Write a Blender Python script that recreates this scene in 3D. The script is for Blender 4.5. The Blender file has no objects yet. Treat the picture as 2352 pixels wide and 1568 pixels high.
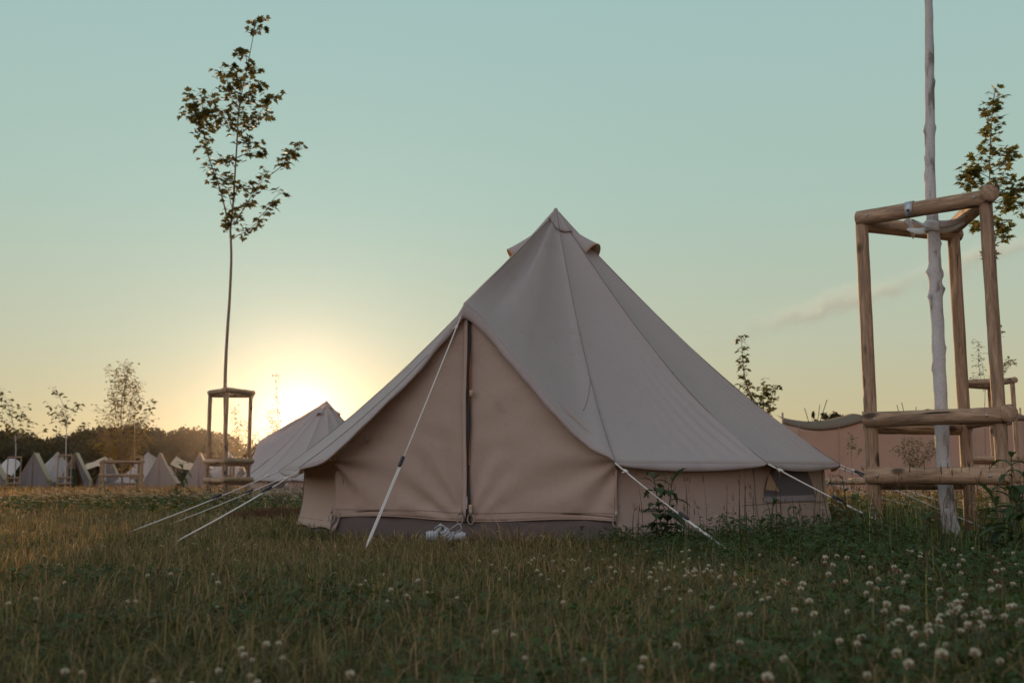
import bpy, math, random
import numpy as np
from mathutils import Vector, Matrix, noise

random.seed(7)
rng = np.random.default_rng(11)
R = math.radians
sc = bpy.context.scene
COL = sc.collection

# ------------------------------------------------------------------ camera numbers
CAM_H = 0.38
PITCH = R(7.57)
FPX = 2287.0                                  # 35 mm lens on a 2352 px wide reading of the photo
def ray(u, v):
    dx = (u - 1176.0) / FPX; dz = (784.0 - v) / FPX
    return Vector((dx, math.cos(PITCH) - dz * math.sin(PITCH), math.sin(PITCH) + dz * math.cos(PITCH)))
def P(u, v, Y):
    d = ray(u, v); t = Y / d.y
    return Vector((d.x * t, Y, CAM_H + d.z * t))

def gz(x, y):
    """height of the field: level round the tent, then falling gently away"""
    s = np.logaddexp(0.0, (np.asarray(y, float) - 8.0) / 2.0) * 2.0
    z = -0.0105 * np.minimum(s, 130.0)
    near = np.exp(-np.asarray(y, float) / 14.0)
    z = z + 0.012 * np.sin(np.asarray(x) * 1.7 + 0.6) * np.sin(np.asarray(y) * 1.3) * np.minimum(1, near * 2)
    return z
def gzf(x, y): return float(gz(x, y))

# ------------------------------------------------------------------ object helpers
def tag(o, label=None, cat=None, group=None, kind=None):
    if label: o['label'] = label
    if cat: o['category'] = cat
    if group: o['group'] = group
    if kind: o['kind'] = kind
    return o
def empty(name, loc=(0, 0, 0), rz=0.0):
    o = bpy.data.objects.new(name, None); COL.objects.link(o)
    o.location = loc; o.rotation_euler = (0, 0, rz); o.empty_display_size = 0.2
    return o
def copy_tree(o, parent=None):
    c = o.copy(); COL.objects.link(c)
    if parent is not None: c.parent = parent
    for ch in list(o.children): copy_tree(ch, c)
    return c

class MB:
    def __init__(self): self.v = []; self.f = []
    def add(self, verts, faces):
        n = len(self.v); self.v += [tuple(p) for p in verts]
        self.f += [tuple(i + n for i in f) for f in faces]
    def grid(self, fn, nu, nv):
        """fn(a,b) for a,b in 0..1"""
        vs = [fn(i / nu, j / nv) for j in range(nv + 1) for i in range(nu + 1)]
        fs = [(j * (nu + 1) + i, j * (nu + 1) + i + 1, (j + 1) * (nu + 1) + i + 1, (j + 1) * (nu + 1) + i)
              for j in range(nv) for i in range(nu)]
        self.add(vs, fs)
    def tube(self, pts, rad, sides=6, cap=True, jit=None):
        pts = [Vector(p) for p in pts]; n = len(pts)
        if not hasattr(rad, '__len__'): rad = [rad] * n
        vs = []; up = Vector((0.0, 0.0, 1.0)); prev = None
        for i, p in enumerate(pts):
            t = (pts[min(i + 1, n - 1)] - pts[max(i - 1, 0)])
            if t.length < 1e-9: t = Vector((0, 0, 1))
            t.normalize()
            if prev is None:
                a = t.cross(up)
                if a.length < 0.05: a = t.cross(Vector((1, 0, 0)))
            else:
                a = prev - t * prev.dot(t)
                if a.length < 1e-6: a = t.cross(Vector((1, 0, 0)))
            a.normalize(); prev = a; b = t.cross(a)
            for k in range(sides):
                th = 2 * math.pi * k / sides; r = rad[i]
                if jit: r = r * jit(i, th, p)
                vs.append(p + a * (r * math.cos(th)) + b * (r * math.sin(th)))
        fs = [(i * sides + k, i * sides + (k + 1) % sides, (i + 1) * sides + (k + 1) % sides, (i + 1) * sides + k)
              for i in range(n - 1) for k in range(sides)]
        if cap:
            fs.append(tuple(reversed(range(sides)))); fs.append(tuple((n - 1) * sides + k for k in range(sides)))
        self.add(vs, fs)
    def box(self, c, sx, sy, sz, rot=None):
        vs = []
        for x in (-.5, .5):
            for y in (-.5, .5):
                for z in (-.5, .5):
                    p = Vector((x * sx, y * sy, z * sz))
                    if rot is not None: p = rot @ p
                    vs.append(Vector(c) + p)
        self.add(vs, [(0, 1, 3, 2), (4, 6, 7, 5), (0, 4, 5, 1), (2, 3, 7, 6), (0, 2, 6, 4), (1, 5, 7, 3)])
    def build(self, name, mat, parent=None, smooth=True, solid=0.0):
        me = bpy.data.meshes.new(name); me.from_pydata(self.v, [], self.f); me.update()
        if smooth: me.polygons.foreach_set('use_smooth', [True] * len(me.polygons))
        for m in (mat if isinstance(mat, (list, tuple)) else [mat]): me.materials.append(m)
        o = bpy.data.objects.new(name, me); COL.objects.link(o)
        if parent is not None: o.parent = parent
        if solid:
            md = o.modifiers.new('thickness', 'SOLIDIFY'); md.thickness = solid; md.offset = 0
        return o

def np_mesh(name, verts, loops, starts, mat, tint=None, smooth=False):
    me = bpy.data.meshes.new(name)
    me.vertices.add(len(verts)); me.vertices.foreach_set('co', np.ascontiguousarray(verts, dtype=np.float32).ravel())
    me.loops.add(len(loops)); me.loops.foreach_set('vertex_index', np.ascontiguousarray(loops, dtype=np.int32))
    me.polygons.add(len(starts)); me.polygons.foreach_set('loop_start', np.ascontiguousarray(starts, dtype=np.int32))
    me.update(calc_edges=True)
    if tint is not None:
        at = me.color_attributes.new('tint', 'FLOAT_COLOR', 'POINT')
        c = np.ones((len(verts), 4), dtype=np.float32); c[:, :3] = tint
        at.data.foreach_set('color', c.ravel())
    if smooth: me.polygons.foreach_set('use_smooth', [True] * len(starts))
    me.materials.append(mat)
    o = bpy.data.objects.new(name, me); COL.objects.link(o)
    return o

# ------------------------------------------------------------------ materials
def new_mat(name):
    m = bpy.data.materials.new(name); m.use_nodes = True
    nt = m.node_tree; nt.nodes.clear()
    out = nt.nodes.new('ShaderNodeOutputMaterial')
    return m, nt, out
def nd(nt, t, **kw):
    n = nt.nodes.new(t)
    for k, v in kw.items():
        if k in n.inputs: n.inputs[k].default_value = v
        else: setattr(n, k, v)
    return n
def ramp(nt, fac, stops):
    r = nt.nodes.new('ShaderNodeValToRGB'); e = r.color_ramp.elements
    while len(e) < len(stops): e.new(0.5)
    for el, (p, c) in zip(e, stops): el.position = p; el.color = (*c, 1)
    nt.links.new(fac, r.inputs[0]); return r.outputs[0]
def mixc(nt, fac, a, b, mode='MIX'):
    m = nt.nodes.new('ShaderNodeMix'); m.data_type = 'RGBA'; m.blend_type = mode
    for sock, val in ((m.inputs['Factor'], fac), (m.inputs[6], a), (m.inputs[7], b)):
        if hasattr(val, 'is_linked'): nt.links.new(val, sock)
        elif isinstance(val, (tuple, list)): sock.default_value = (*val, 1)
        else: sock.default_value = val
    return m.outputs[2]
def coords(nt, which='Object', scale=(1, 1, 1)):
    tc = nt.nodes.new('ShaderNodeTexCoord'); mp = nt.nodes.new('ShaderNodeMapping')
    mp.inputs['Scale'].default_value = scale
    nt.links.new(tc.outputs[which], mp.inputs[0]); return mp.outputs[0]
def tex(nt, co, scale, detail=4, rough=0.55, dist=0.0):
    n = nd(nt, 'ShaderNodeTexNoise'); n.inputs['Scale'].default_value = scale
    n.inputs['Detail'].default_value = detail; n.inputs['Roughness'].default_value = rough
    n.inputs['Distortion'].default_value = dist
    nt.links.new(co, n.inputs['Vector']); return n.outputs['Fac']
def bump(nt, h, strength, dist=0.01, prev=None):
    b = nt.nodes.new('ShaderNodeBump'); b.inputs['Strength'].default_value = strength; b.inputs['Distance'].default_value = dist
    nt.links.new(h, b.inputs['Height'])
    if prev is not None: nt.links.new(prev, b.inputs['Normal'])
    return b.outputs[0]
def cloth_mat(name, col, col2, transl, tcol, weave=420.0, rough=0.85, crease=0.25):
    m, nt, out = new_mat(name); co = coords(nt, 'Object')
    n1 = tex(nt, co, 2.2, 5); n2 = tex(nt, co, 38.0, 3)
    c = mixc(nt, n1, col, col2)
    c = mixc(nt, 0.10, c, ramp(nt, n2, [(0.3, (0.55, 0.55, 0.55)), (0.7, (1.2, 1.2, 1.2))]), 'MULTIPLY')
    st = tex(nt, co, 6.5, 6, 0.62, 0.8); c = mixc(nt, 0.30, c, ramp(nt, st, [(0.30, (0.62, 0.60, 0.58)), (0.40, (1, 1, 1)), (0.66, (1, 1, 1)), (0.74, (0.80, 0.78, 0.76))]), 'MULTIPLY')
    wv = tex(nt, co, weave, 2); fold = tex(nt, co, 5.0, 3, 0.45)
    nb = bump(nt, fold, crease, 0.02); nb = bump(nt, wv, 0.12, 0.002, nb)
    p = nd(nt, 'ShaderNodeBsdfPrincipled', Roughness=rough)
    p.inputs['Specular IOR Level'].default_value = 0.2
    nt.links.new(c, p.inputs['Base Color']); nt.links.new(nb, p.inputs['Normal'])
    t = nt.nodes.new('ShaderNodeBsdfTranslucent'); t.inputs['Color'].default_value = (*tcol, 1); nt.links.new(nb, t.inputs['Normal'])
    mx = nt.nodes.new('ShaderNodeMixShader'); mx.inputs[0].default_value = transl
    nt.links.new(p.outputs[0], mx.inputs[1]); nt.links.new(t.outputs[0], mx.inputs[2]); nt.links.new(mx.outputs[0], out.inputs[0])
    return m
def plain_mat(name, col, rough=0.6, metal=0.0, nscale=30.0, var=0.25, bmp=0.1, spec=0.4):
    m, nt, out = new_mat(name); co = coords(nt, 'Object')
    n = tex(nt, co, nscale, 4)
    c = ramp(nt, n, [(0.25, tuple(x * (1 - var) for x in col)), (0.75, tuple(min(1, x * (1 + var)) for x in col))])
    p = nd(nt, 'ShaderNodeBsdfPrincipled', Roughness=rough, Metallic=metal); p.inputs['Specular IOR Level'].default_value = spec
    nt.links.new(c, p.inputs['Base Color']); nt.links.new(bump(nt, n, bmp, 0.004), p.inputs['Normal'])
    nt.links.new(p.outputs[0], out.inputs[0]); return m
def leaf_mat(name, cols, tcol, transl=0.4, attr=False, rough=0.6):
    m, nt, out = new_mat(name)
    if attr:
        a = nt.nodes.new('ShaderNodeAttribute'); a.attribute_name = 'tint'; c = a.outputs['Color']
        t_in = mixc(nt, 1.0, c, tcol, 'MULTIPLY')
    else:
        g = nt.nodes.new('ShaderNodeNewGeometry')
        c = ramp(nt, g.outputs['Random Per Island'], [(i / max(1, len(cols) - 1), x) for i, x in enumerate(cols)])
        t_in = mixc(nt, 0.7, c, tcol)
    p = nd(nt, 'ShaderNodeBsdfPrincipled', Roughness=rough); p.inputs['Specular IOR Level'].default_value = 0.25
    nt.links.new(c, p.inputs['Base Color'])
    t = nt.nodes.new('ShaderNodeBsdfTranslucent'); nt.links.new(t_in, t.inputs['Color'])
    mx = nt.nodes.new('ShaderNodeMixShader'); mx.inputs[0].default_value = transl
    nt.links.new(p.outputs[0], mx.inputs[1]); nt.links.new(t.outputs[0], mx.inputs[2]); nt.links.new(mx.outputs[0], out.inputs[0])
    return m
def wood_mat(name, dark, light, knots=True):
    m, nt, out = new_mat(name)
    tc = nt.nodes.new('ShaderNodeTexCoord'); oi = nt.nodes.new('ShaderNodeObjectInfo')
    off = nt.nodes.new('ShaderNodeVectorMath'); off.operation = 'MULTIPLY_ADD'
    cmb = nt.nodes.new('ShaderNodeCombineXYZ')
    for k in range(3): nt.links.new(oi.outputs['Random'], cmb.inputs[k])
    nt.links.new(cmb.outputs[0], off.inputs[0]); off.inputs[1].default_value = (17, 31, 23); nt.links.new(tc.outputs['Object'], off.inputs[2])
    mp = nt.nodes.new('ShaderNodeMapping'); mp.inputs['Scale'].default_value = (1, 1, 0.12); nt.links.new(off.outputs[0], mp.inputs[0])
    g1 = tex(nt, mp.outputs[0], 26.0, 5, 0.6, 1.6); g2 = tex(nt, mp.outputs[0], 120.0, 3, 0.6, 0.4)
    c = ramp(nt, g1, [(0.28, dark), (0.5, tuple((a + b) / 2 for a, b in zip(dark, light))), (0.68, light)])
    c = mixc(nt, 0.25, c, ramp(nt, g2, [(0.3, dark), (0.7, light)]))
    vo = nt.nodes.new('ShaderNodeTexVoronoi'); vo.inputs['Scale'].default_value = 6.5
    mp2 = nt.nodes.new('ShaderNodeMapping'); mp2.inputs['Scale'].default_value = (1, 1, 0.55); nt.links.new(off.outputs[0], mp2.inputs[0])
    nt.links.new(mp2.outputs[0], vo.inputs['Vector'])
    kn = ramp(nt, vo.outputs['Distance'], [(0.0, (1, 1, 1)), (0.12, (0.8, 0.8, 0.8)), (0.20, (0, 0, 0))])
    c = mixc(nt, kn, c, tuple(x * 0.35 for x in dark)) if knots else c
    mp3 = nt.nodes.new('ShaderNodeMapping'); mp3.inputs['Scale'].default_value = (1, 1, 0.05); nt.links.new(off.outputs[0], mp3.inputs[0])
    cr = tex(nt, mp3.outputs[0], 38.0, 3, 0.5, 0.3); crk = ramp(nt, cr, [(0.655, (0, 0, 0)), (0.69, (1, 1, 1))])
    c = mixc(nt, crk, c, tuple(x * 0.25 for x in dark))
    blot = tex(nt, off.outputs[0], 3.0, 3)
    c = mixc(nt, 0.45, c, ramp(nt, blot, [(0.3, (0.6, 0.6, 0.62)), (0.65, (1.1, 1.08, 1.05))]), 'MULTIPLY')
    p = nd(nt, 'ShaderNodeBsdfPrincipled', Roughness=0.75); p.inputs['Specular IOR Level'].default_value = 0.25
    nt.links.new(c, p.inputs['Base Color'])
    nb = bump(nt, g1, 0.35, 0.006); nb = bump(nt, g2, 0.2, 0.002, nb); nt.links.new(nb, p.inputs['Normal'])
    nt.links.new(p.outputs[0], out.inputs[0]); return m

M = {}
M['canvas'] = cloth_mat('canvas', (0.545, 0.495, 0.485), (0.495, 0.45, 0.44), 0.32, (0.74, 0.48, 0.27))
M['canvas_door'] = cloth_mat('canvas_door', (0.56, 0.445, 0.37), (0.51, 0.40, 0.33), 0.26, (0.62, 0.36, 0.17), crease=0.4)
M['seam'] = cloth_mat('seam_thread', (0.30, 0.25, 0.22), (0.26, 0.22, 0.19), 0.05, (0.3, 0.2, 0.1))
M['sill'] = cloth_mat('groundsheet', (0.13, 0.105, 0.095), (0.10, 0.08, 0.075), 0.05, (0.2, 0.12, 0.06), rough=0.6, crease=0.6)
M['mesh_window'] = cloth_mat('window_mesh', (0.20, 0.175, 0.185), (0.16, 0.14, 0.15), 0.25, (0.3, 0.22, 0.2), weave=700)
M['window_strip'] = cloth_mat('window_strip', (0.40, 0.36, 0.37), (0.36, 0.32, 0.33), 0.2, (0.4, 0.3, 0.25))
M['flap'] = cloth_mat('window_flap', (0.62, 0.44, 0.29), (0.56, 0.40, 0.26), 0.3, (0.7, 0.42, 0.2))
M['grey_canvas'] = cloth_mat('grey_brown_canvas', (0.30, 0.275, 0.285), (0.26, 0.24, 0.245), 0.12, (0.4, 0.26, 0.18))
M['cream_canvas'] = cloth_mat('cream_canvas', (0.70, 0.60, 0.46), (0.64, 0.54, 0.42), 0.35, (0.8, 0.62, 0.38))
M['white_canvas'] = cloth_mat('white_canvas', (0.66, 0.62, 0.60), (0.6, 0.57, 0.55), 0.25, (0.7, 0.6, 0.5))
M['marquee'] = cloth_mat('terracotta_canvas', (0.52, 0.40, 0.325), (0.46, 0.345, 0.28), 0.32, (0.46, 0.32, 0.24), crease=0.5)
M['marquee_top'] = cloth_mat('olive_canvas', (0.20, 0.155, 0.115), (0.17, 0.13, 0.095), 0.15, (0.4, 0.28, 0.16))
M['rope'] = plain_mat('white_rope', (0.66, 0.63, 0.58), 0.8, nscale=300, bmp=0.4)
M['ring'] = plain_mat('tan_rubber_ring', (0.36, 0.30, 0.25), 0.7)
M['slider'] = plain_mat('black_slider', (0.025, 0.025, 0.03), 0.4)
M['zip'] = plain_mat('zipper_tape', (0.035, 0.03, 0.03), 0.6, nscale=200, bmp=0.5)
M['metal'] = plain_mat('galvanised', (0.42, 0.43, 0.45), 0.45, 0.7)
M['wood'] = wood_mat('debarked_pine', (0.13, 0.078, 0.05), (0.56, 0.385, 0.25))
M['bark'] = plain_mat('young_bark', (0.24, 0.17, 0.125), 0.85, nscale=60, var=0.4, bmp=0.5)
M['dark_bark'] = plain_mat('dark_bark', (0.05, 0.036, 0.025), 0.9, nscale=20, var=0.4, bmp=0.5)
def lime():
    m, nt, out = new_mat('lime_washed_bark'); co = coords(nt, 'Object', (1, 1, 0.35)); co2 = coords(nt, 'Object', (1, 1, 2.2))
    a = tex(nt, co, 14.0, 5, 0.6); b = tex(nt, co2, 70.0, 4, 0.65)
    c = ramp(nt, a, [(0.36, (0.26, 0.24, 0.215)), (0.46, (0.54, 0.54, 0.535)), (0.7, (0.63, 0.63, 0.63))])
    c = mixc(nt, 0.35, c, ramp(nt, b, [(0.3, (0.55, 0.52, 0.48)), (0.6, (1.05, 1.05, 1.05))]), 'MULTIPLY')
    p = nd(nt, 'ShaderNodeBsdfPrincipled', Roughness=0.85); p.inputs['Specular IOR Level'].default_value = 0.15
    nt.links.new(c, p.inputs['Base Color']); nb = bump(nt, b, 0.7, 0.008); nb = bump(nt, a, 0.3, 0.01, nb)
    nt.links.new(nb, p.inputs['Normal']); nt.links.new(p.outputs[0], out.inputs[0]); return m
M['lime'] = lime()
M['maple'] = leaf_mat('maple_leaf', [(0.042, 0.055, 0.016), (0.055, 0.065, 0.02), (0.085, 0.08, 0.022), (0.05, 0.06, 0.018)], (0.17, 0.14, 0.03), 0.4)
M['maple_green'] = leaf_mat('maple_leaf_green', [(0.05, 0.075, 0.02), (0.07, 0.09, 0.024), (0.10, 0.10, 0.025), (0.05, 0.07, 0.02)], (0.25, 0.2, 0.04), 0.4)
M['birch'] = leaf_mat('birch_leaf', [(0.12, 0.10, 0.025), (0.16, 0.12, 0.03), (0.09, 0.08, 0.02)], (0.42, 0.27, 0.05), 0.5)
M['wood_leaf'] = leaf_mat('woodland_leaf', [(0.030, 0.036, 0.014), (0.045, 0.045, 0.018), (0.035, 0.035, 0.014), (0.06, 0.05, 0.02)], (0.14, 0.08, 0.02), 0.25)
M['weed'] = leaf_mat('weed_leaf', [(0.035, 0.06, 0.025), (0.05, 0.08, 0.03), (0.045, 0.07, 0.03)], (0.10, 0.13, 0.03), 0.3)
M['weed_stem'] = plain_mat('weed_stem', (0.07, 0.075, 0.035), 0.7)
M['grass'] = leaf_mat('grass_blades', None, (1.25, 1.05, 0.7), 0.35, attr=True)
M['straw'] = leaf_mat('straw', None, (1.1, 0.9, 0.6), 0.2, attr=True)
M['petal'] = leaf_mat('clover_petals', None, (1.1, 1.0, 0.85), 0.25, attr=True)

# ------------------------------------------------------------------ world, sun, camera
SUN_AZ, SUN_EL = R(-11.98), R(3.22)
def build_world():
    w = bpy.data.worlds.new('World'); sc.world = w; w.use_nodes = True
    nt = w.node_tree; nt.nodes.clear()
    out = nt.nodes.new('ShaderNodeOutputWorld'); bg = nt.nodes.new('ShaderNodeBackground')
    sky = nt.nodes.new('ShaderNodeTexSky'); sky.sky_type = 'NISHITA'; sky.sun_disc = False
    sky.sun_elevation = SUN_EL; sky.sun_rotation = SUN_AZ
    sky.air_density = 1.0; sky.dust_density = 1.2; sky.ozone_density = 1.0; sky.altitude = 100
    bg.inputs['Strength'].default_value = 0.1
    tc = nt.nodes.new('ShaderNodeTexCoord'); nrm = nt.nodes.new('ShaderNodeVectorMath'); nrm.operation = 'NORMALIZE'
    nt.links.new(tc.outputs['Generated'], nrm.inputs[0]); sep = nt.nodes.new('ShaderNodeSeparateXYZ'); nt.links.new(nrm.outputs[0], sep.inputs[0])
    def math_(op, a, b=None, c=None):
        n = nt.nodes.new('ShaderNodeMath'); n.operation = op
        for i, val in enumerate((a, b, c)):
            if val is None: continue
            if hasattr(val, 'is_linked'): nt.links.new(val, n.inputs[i])
            else: n.inputs[i].default_value = val
        return n.outputs[0]
    # the evening air: warm near the horizon, pale green-blue above
    elev = math_('MAXIMUM', sep.outputs['Z'], 0.0)
    air = ramp(nt, elev, SKY_STOPS)
    # a thin bank of evening cloud low on the right
    az = math_('ARCTAN2', sep.outputs['X'], sep.outputs['Y']); el = math_('ARCSINE', sep.outputs['Z'])
    cv = nt.nodes.new('ShaderNodeCombineXYZ'); nt.links.new(az, cv.inputs[0]); nt.links.new(el, cv.inputs[1])
    n1 = tex(nt, cv.outputs[0], 30.0, 7, 0.62); mpc = nt.nodes.new('ShaderNodeMapping'); mpc.inputs['Scale'].default_value = (12, 26, 1); nt.links.new(cv.outputs[0], mpc.inputs[0]); n2 = tex(nt, mpc.outputs[0], 1.0, 5, 0.6)
    mid = math_('ADD', math_('MULTIPLY', az, 0.26), 0.079)
    dlt = math_('ADD', math_('SUBTRACT', el, mid), math_('MULTIPLY', math_('SUBTRACT', n1, 0.5), -0.034))
    body = math_('EXPONENT', math_('MULTIPLY', math_('POWER', math_('DIVIDE', dlt, 0.0095), 2.0), -1.0))
    along = math_('EXPONENT', math_('MULTIPLY', math_('POWER', math_('DIVIDE', math_('SUBTRACT', az, 0.37), 0.145), 2.0), -1.0))
    mask = math_('MULTIPLY', math_('MULTIPLY', body, along), math_('MINIMUM', math_('MAXIMUM', math_('MULTIPLY_ADD', n2, 5.0, -1.7), 0.0), 1.0))
    edge = math_('MINIMUM', math_('MAXIMUM', math_('MULTIPLY_ADD', dlt, 70.0, 0.35), 0.0), 1.0)
    ccol = mixc(nt, edge, (.43, .395, .30), (.64, .61, .46))
    air = mixc(nt, math_('MULTIPLY', mask, 0.9), air, ccol)
    # opposite the sun, out of view: rose sky brightened to light the canvas
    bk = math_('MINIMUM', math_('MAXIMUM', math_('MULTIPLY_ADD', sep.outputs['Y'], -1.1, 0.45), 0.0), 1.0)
    back = ramp(nt, elev, BACK_FILL_STOPS)
    # unseen back sky made brighter to the left, added to model the tent folds
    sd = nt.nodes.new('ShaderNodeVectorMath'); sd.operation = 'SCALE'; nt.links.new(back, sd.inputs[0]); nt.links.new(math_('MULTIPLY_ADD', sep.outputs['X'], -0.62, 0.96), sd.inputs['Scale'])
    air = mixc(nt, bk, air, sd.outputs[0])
    # aureole of the low sun in dusty air
    dt = nt.nodes.new('ShaderNodeVectorMath'); dt.operation = 'DOT_PRODUCT'; nt.links.new(nrm.outputs[0], dt.inputs[0])
    dt.inputs[1].default_value = (math.sin(SUN_AZ) * math.cos(SUN_EL), math.cos(SUN_AZ) * math.cos(SUN_EL), math.sin(SUN_EL))
    off = math_('SUBTRACT', 1.0, dt.outputs['Value'])
    def lobe(width, col):
        g = math_('EXPONENT', math_('MULTIPLY', off, -1.0 / width))
        vm = nt.nodes.new('ShaderNodeVectorMath'); vm.operation = 'SCALE'; vm.inputs[0].default_value = col; nt.links.new(g, vm.inputs['Scale']); return vm.outputs[0]
    def add(a, b):
        v = nt.nodes.new('ShaderNodeVectorMath'); v.operation = 'ADD'; nt.links.new(a, v.inputs[0]); nt.links.new(b, v.inputs[1]); return v.outputs[0]
    tot = air
    for wdt, c in LOBES: tot = add(tot, lobe(wdt, c))
    sc10 = nt.nodes.new('ShaderNodeVectorMath'); sc10.operation = 'SCALE'; sc10.inputs['Scale'].default_value = 10.0; nt.links.new(tot, sc10.inputs[0])
    sks = nt.nodes.new('ShaderNodeVectorMath'); sks.operation = 'SCALE'; sks.inputs['Scale'].default_value = 0.05; nt.links.new(sky.outputs[0], sks.inputs[0])
    nt.links.new(add(sks.outputs[0], sc10.outputs[0]), bg.inputs[0]); nt.links.new(bg.outputs[0], out.inputs[0])
SKY_STOPS = [(0.0, (.60, .46, .23)), (0.05, (.545, .475, .28)), (0.13, (.475, .51, .38)), (0.26, (.39, .525, .455)), (0.46, (.345, .51, .495)), (1.0, (.30, .40, .43))]
BACK_FILL_STOPS = [(0.0, (.50, .39, .34)), (0.10, (.80, .62, .54)), (0.28, (.80, .70, .72)), (0.6, (.60, .65, .76)), (1.0, (.36, .46, .52))]
LOBES = [(0.040, (.03, .058, .062)), (0.0075, (.05, .085, .095)), (0.0018, (.05, .07, .075)), (0.0004, (.4, .4, .36))]
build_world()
sun_dir = Vector((math.sin(SUN_AZ) * math.cos(SUN_EL), math.cos(SUN_AZ) * math.cos(SUN_EL), math.sin(SUN_EL)))
sl = bpy.data.lights.new('sun', 'SUN'); sl.energy = 5.0; sl.angle = R(0.53); sl.color = (1.0, 0.60, 0.30)
so = bpy.data.objects.new('sun', sl); COL.objects.link(so); so.rotation_euler = (-sun_dir).to_track_quat('-Z', 'Y').to_euler(); so.location = (-30, 80, 30)

cam = bpy.data.cameras.new('camera'); cam.lens = 35.0; cam.sensor_width = 36.0; cam.clip_start = 0.05; cam.clip_end = 3000
cam.dof.use_dof = True; cam.dof.focus_distance = 6.3; cam.dof.aperture_fstop = 4.5
co_ = bpy.data.objects.new('camera', cam); COL.objects.link(co_)
co_.location = (0, 0, CAM_H); co_.rotation_euler = (R(90) + PITCH, 0, 0); sc.camera = co_
sc.view_settings.view_transform = 'Standard'; sc.view_settings.look = 'None'; sc.view_settings.gamma = 1.0
sc.view_settings.exposure = 0.0
sc.cycles.use_denoising = True

# ------------------------------------------------------------------ evening haze
def build_haze():
    m = MB(); m.box((0, 290, 5.6), 780, 760, 17.0); 
    mt = bpy.data.materials.new('haze'); mt.use_nodes = True; nt = mt.node_tree; nt.nodes.clear(); out = nt.nodes.new('ShaderNodeOutputMaterial')
    v = nt.nodes.new('ShaderNodeVolumePrincipled'); v.inputs['Color'].default_value = (.95, .9, .85, 1); v.inputs['Density'].default_value = HAZE; v.inputs['Anisotropy'].default_value = 0.93
    nt.links.new(v.outputs[0], out.inputs['Volume']); o = m.build('haze', mt, None, smooth=False); tag(o, kind='stuff'); return o
HAZE = 0.000055
build_haze()

# ------------------------------------------------------------------ ground
def build_ground():
    def spaced(lo, hi, n, k):
        t = np.linspace(-1, 1, n); s = np.sinh(k * t) / math.sinh(k); return np.where(s < 0, -s * lo, s * hi)
    xs = spaced(-380, 380, 161, 5.0); ys = spaced(-70, 640, 181, 5.2) + 5.0
    X, Y = np.meshgrid(xs, ys); Z = gz(X, Y)
    v = np.stack([X, Y, Z], -1).reshape(-1, 3); nx = len(xs); ny = len(ys)
    i, j = np.meshgrid(np.arange(nx - 1), np.arange(ny - 1)); a = (j * nx + i).ravel()
    q = np.stack([a, a + 1, a + nx + 1, a + nx], -1).ravel()
    m, nt, out = new_mat('field_soil'); co = coords(nt, 'Object')
    n1 = tex(nt, co, 0.35, 5); n2 = tex(nt, co, 14.0, 5, 0.65); n3 = tex(nt, co, 160.0, 3)
    c = ramp(nt, n1, [(0.35, (0.035, 0.036, 0.014)), (0.6, (0.075, 0.055, 0.024))])
    c = mixc(nt, 0.6, c, ramp(nt, n2, [(0.3, (0.5, 0.55, 0.4)), (0.7, (1.4, 1.3, 1.0))]), 'MULTIPLY')
    p = nd(nt, 'ShaderNodeBsdfPrincipled', Roughness=0.95); p.inputs['Specular IOR Level'].default_value = 0.1
    nt.links.new(c, p.inputs['Base Color']); nb = bump(nt, n2, 0.5, 0.03); nb = bump(nt, n3, 0.6, 0.01, nb)
    nt.links.new(nb, p.inputs['Normal']); nt.links.new(p.outputs[0], out.inputs[0])
    o = np_mesh('ground', v, q, np.arange(0, len(q), 4), m, smooth=True)
    tag(o, kind='structure')
build_ground()

# ------------------------------------------------------------------ the bell tent
TC = Vector((0.355, 7.6, 0.0))
RW = 1.92
CORN = [6.0 + 27.73 * k for k in range(12)]
CORN = [c if c <= 180 else c - 360 for c in CORN]          # last one is -49
DOORD = -21.5
APEX = Vector((-0.012, 0.0, 2.405))                        # local to the tent centre
def pol(phi, r, z=0.0): return Vector((r * math.sin(R(phi)), -r * math.cos(R(phi)), z))
def corner(k):
    phi = CORN[k]; r, z = 2.06, 0.44
    if k == 11: r, z = 2.20, 0.398
    if k == 10: r, z = 2.06, 0.40
    return pol(phi, r, z)
def seam_pt(a, b, s, sag): 
    p = a.lerp(b, s); p.z -= sag * 5.1 * s ** 1.4 * (1 - s); return p
PEAK = pol(DOORD, 1.72, 1.395)
def plane_hit(u, v, A, B):
    """where the sight line of a measured hem point meets the vertical plane A-B (tent-local)"""
    d = ray(u, v); n = Vector((B.y - A.y, -(B.x - A.x), 0)); A0 = A + TC
    t = n.dot(A0 - Vector((0, 0, CAM_H))) / n.dot(d)
    return Vector((0, 0, CAM_H)) + d * t - TC
def interp(pts, t):
    """smooth curve through a list of points, even in arc length"""
    ls = [0.0]
    for a, b in zip(pts, pts[1:]): ls.append(ls[-1] + (b - a).length)
    x = t * ls[-1]
    for i in range(len(pts) - 1):
        if x <= ls[i + 1] + 1e-9:
            f = (x - ls[i]) / max(1e-9, ls[i + 1] - ls[i])
            p0 = pts[max(i - 1, 0)]; p1 = pts[i]; p2 = pts[i + 1]; p3 = pts[min(i + 2, len(pts) - 1)]
            return 0.5 * ((2 * p1) + (p2 - p0) * f + (2 * p0 - 5 * p1 + 4 * p2 - p3) * f * f + (3 * p1 - p0 - 3 * p2 + p3) * f ** 3)
    return pts[-1].copy()
def wall_r(z):
    if z > 0.3: return 1.905 - 0.05 * (z - 0.3)
    t = (0.3 - z) / 0.3; return 1.905 + 0.055 * t * t

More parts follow.
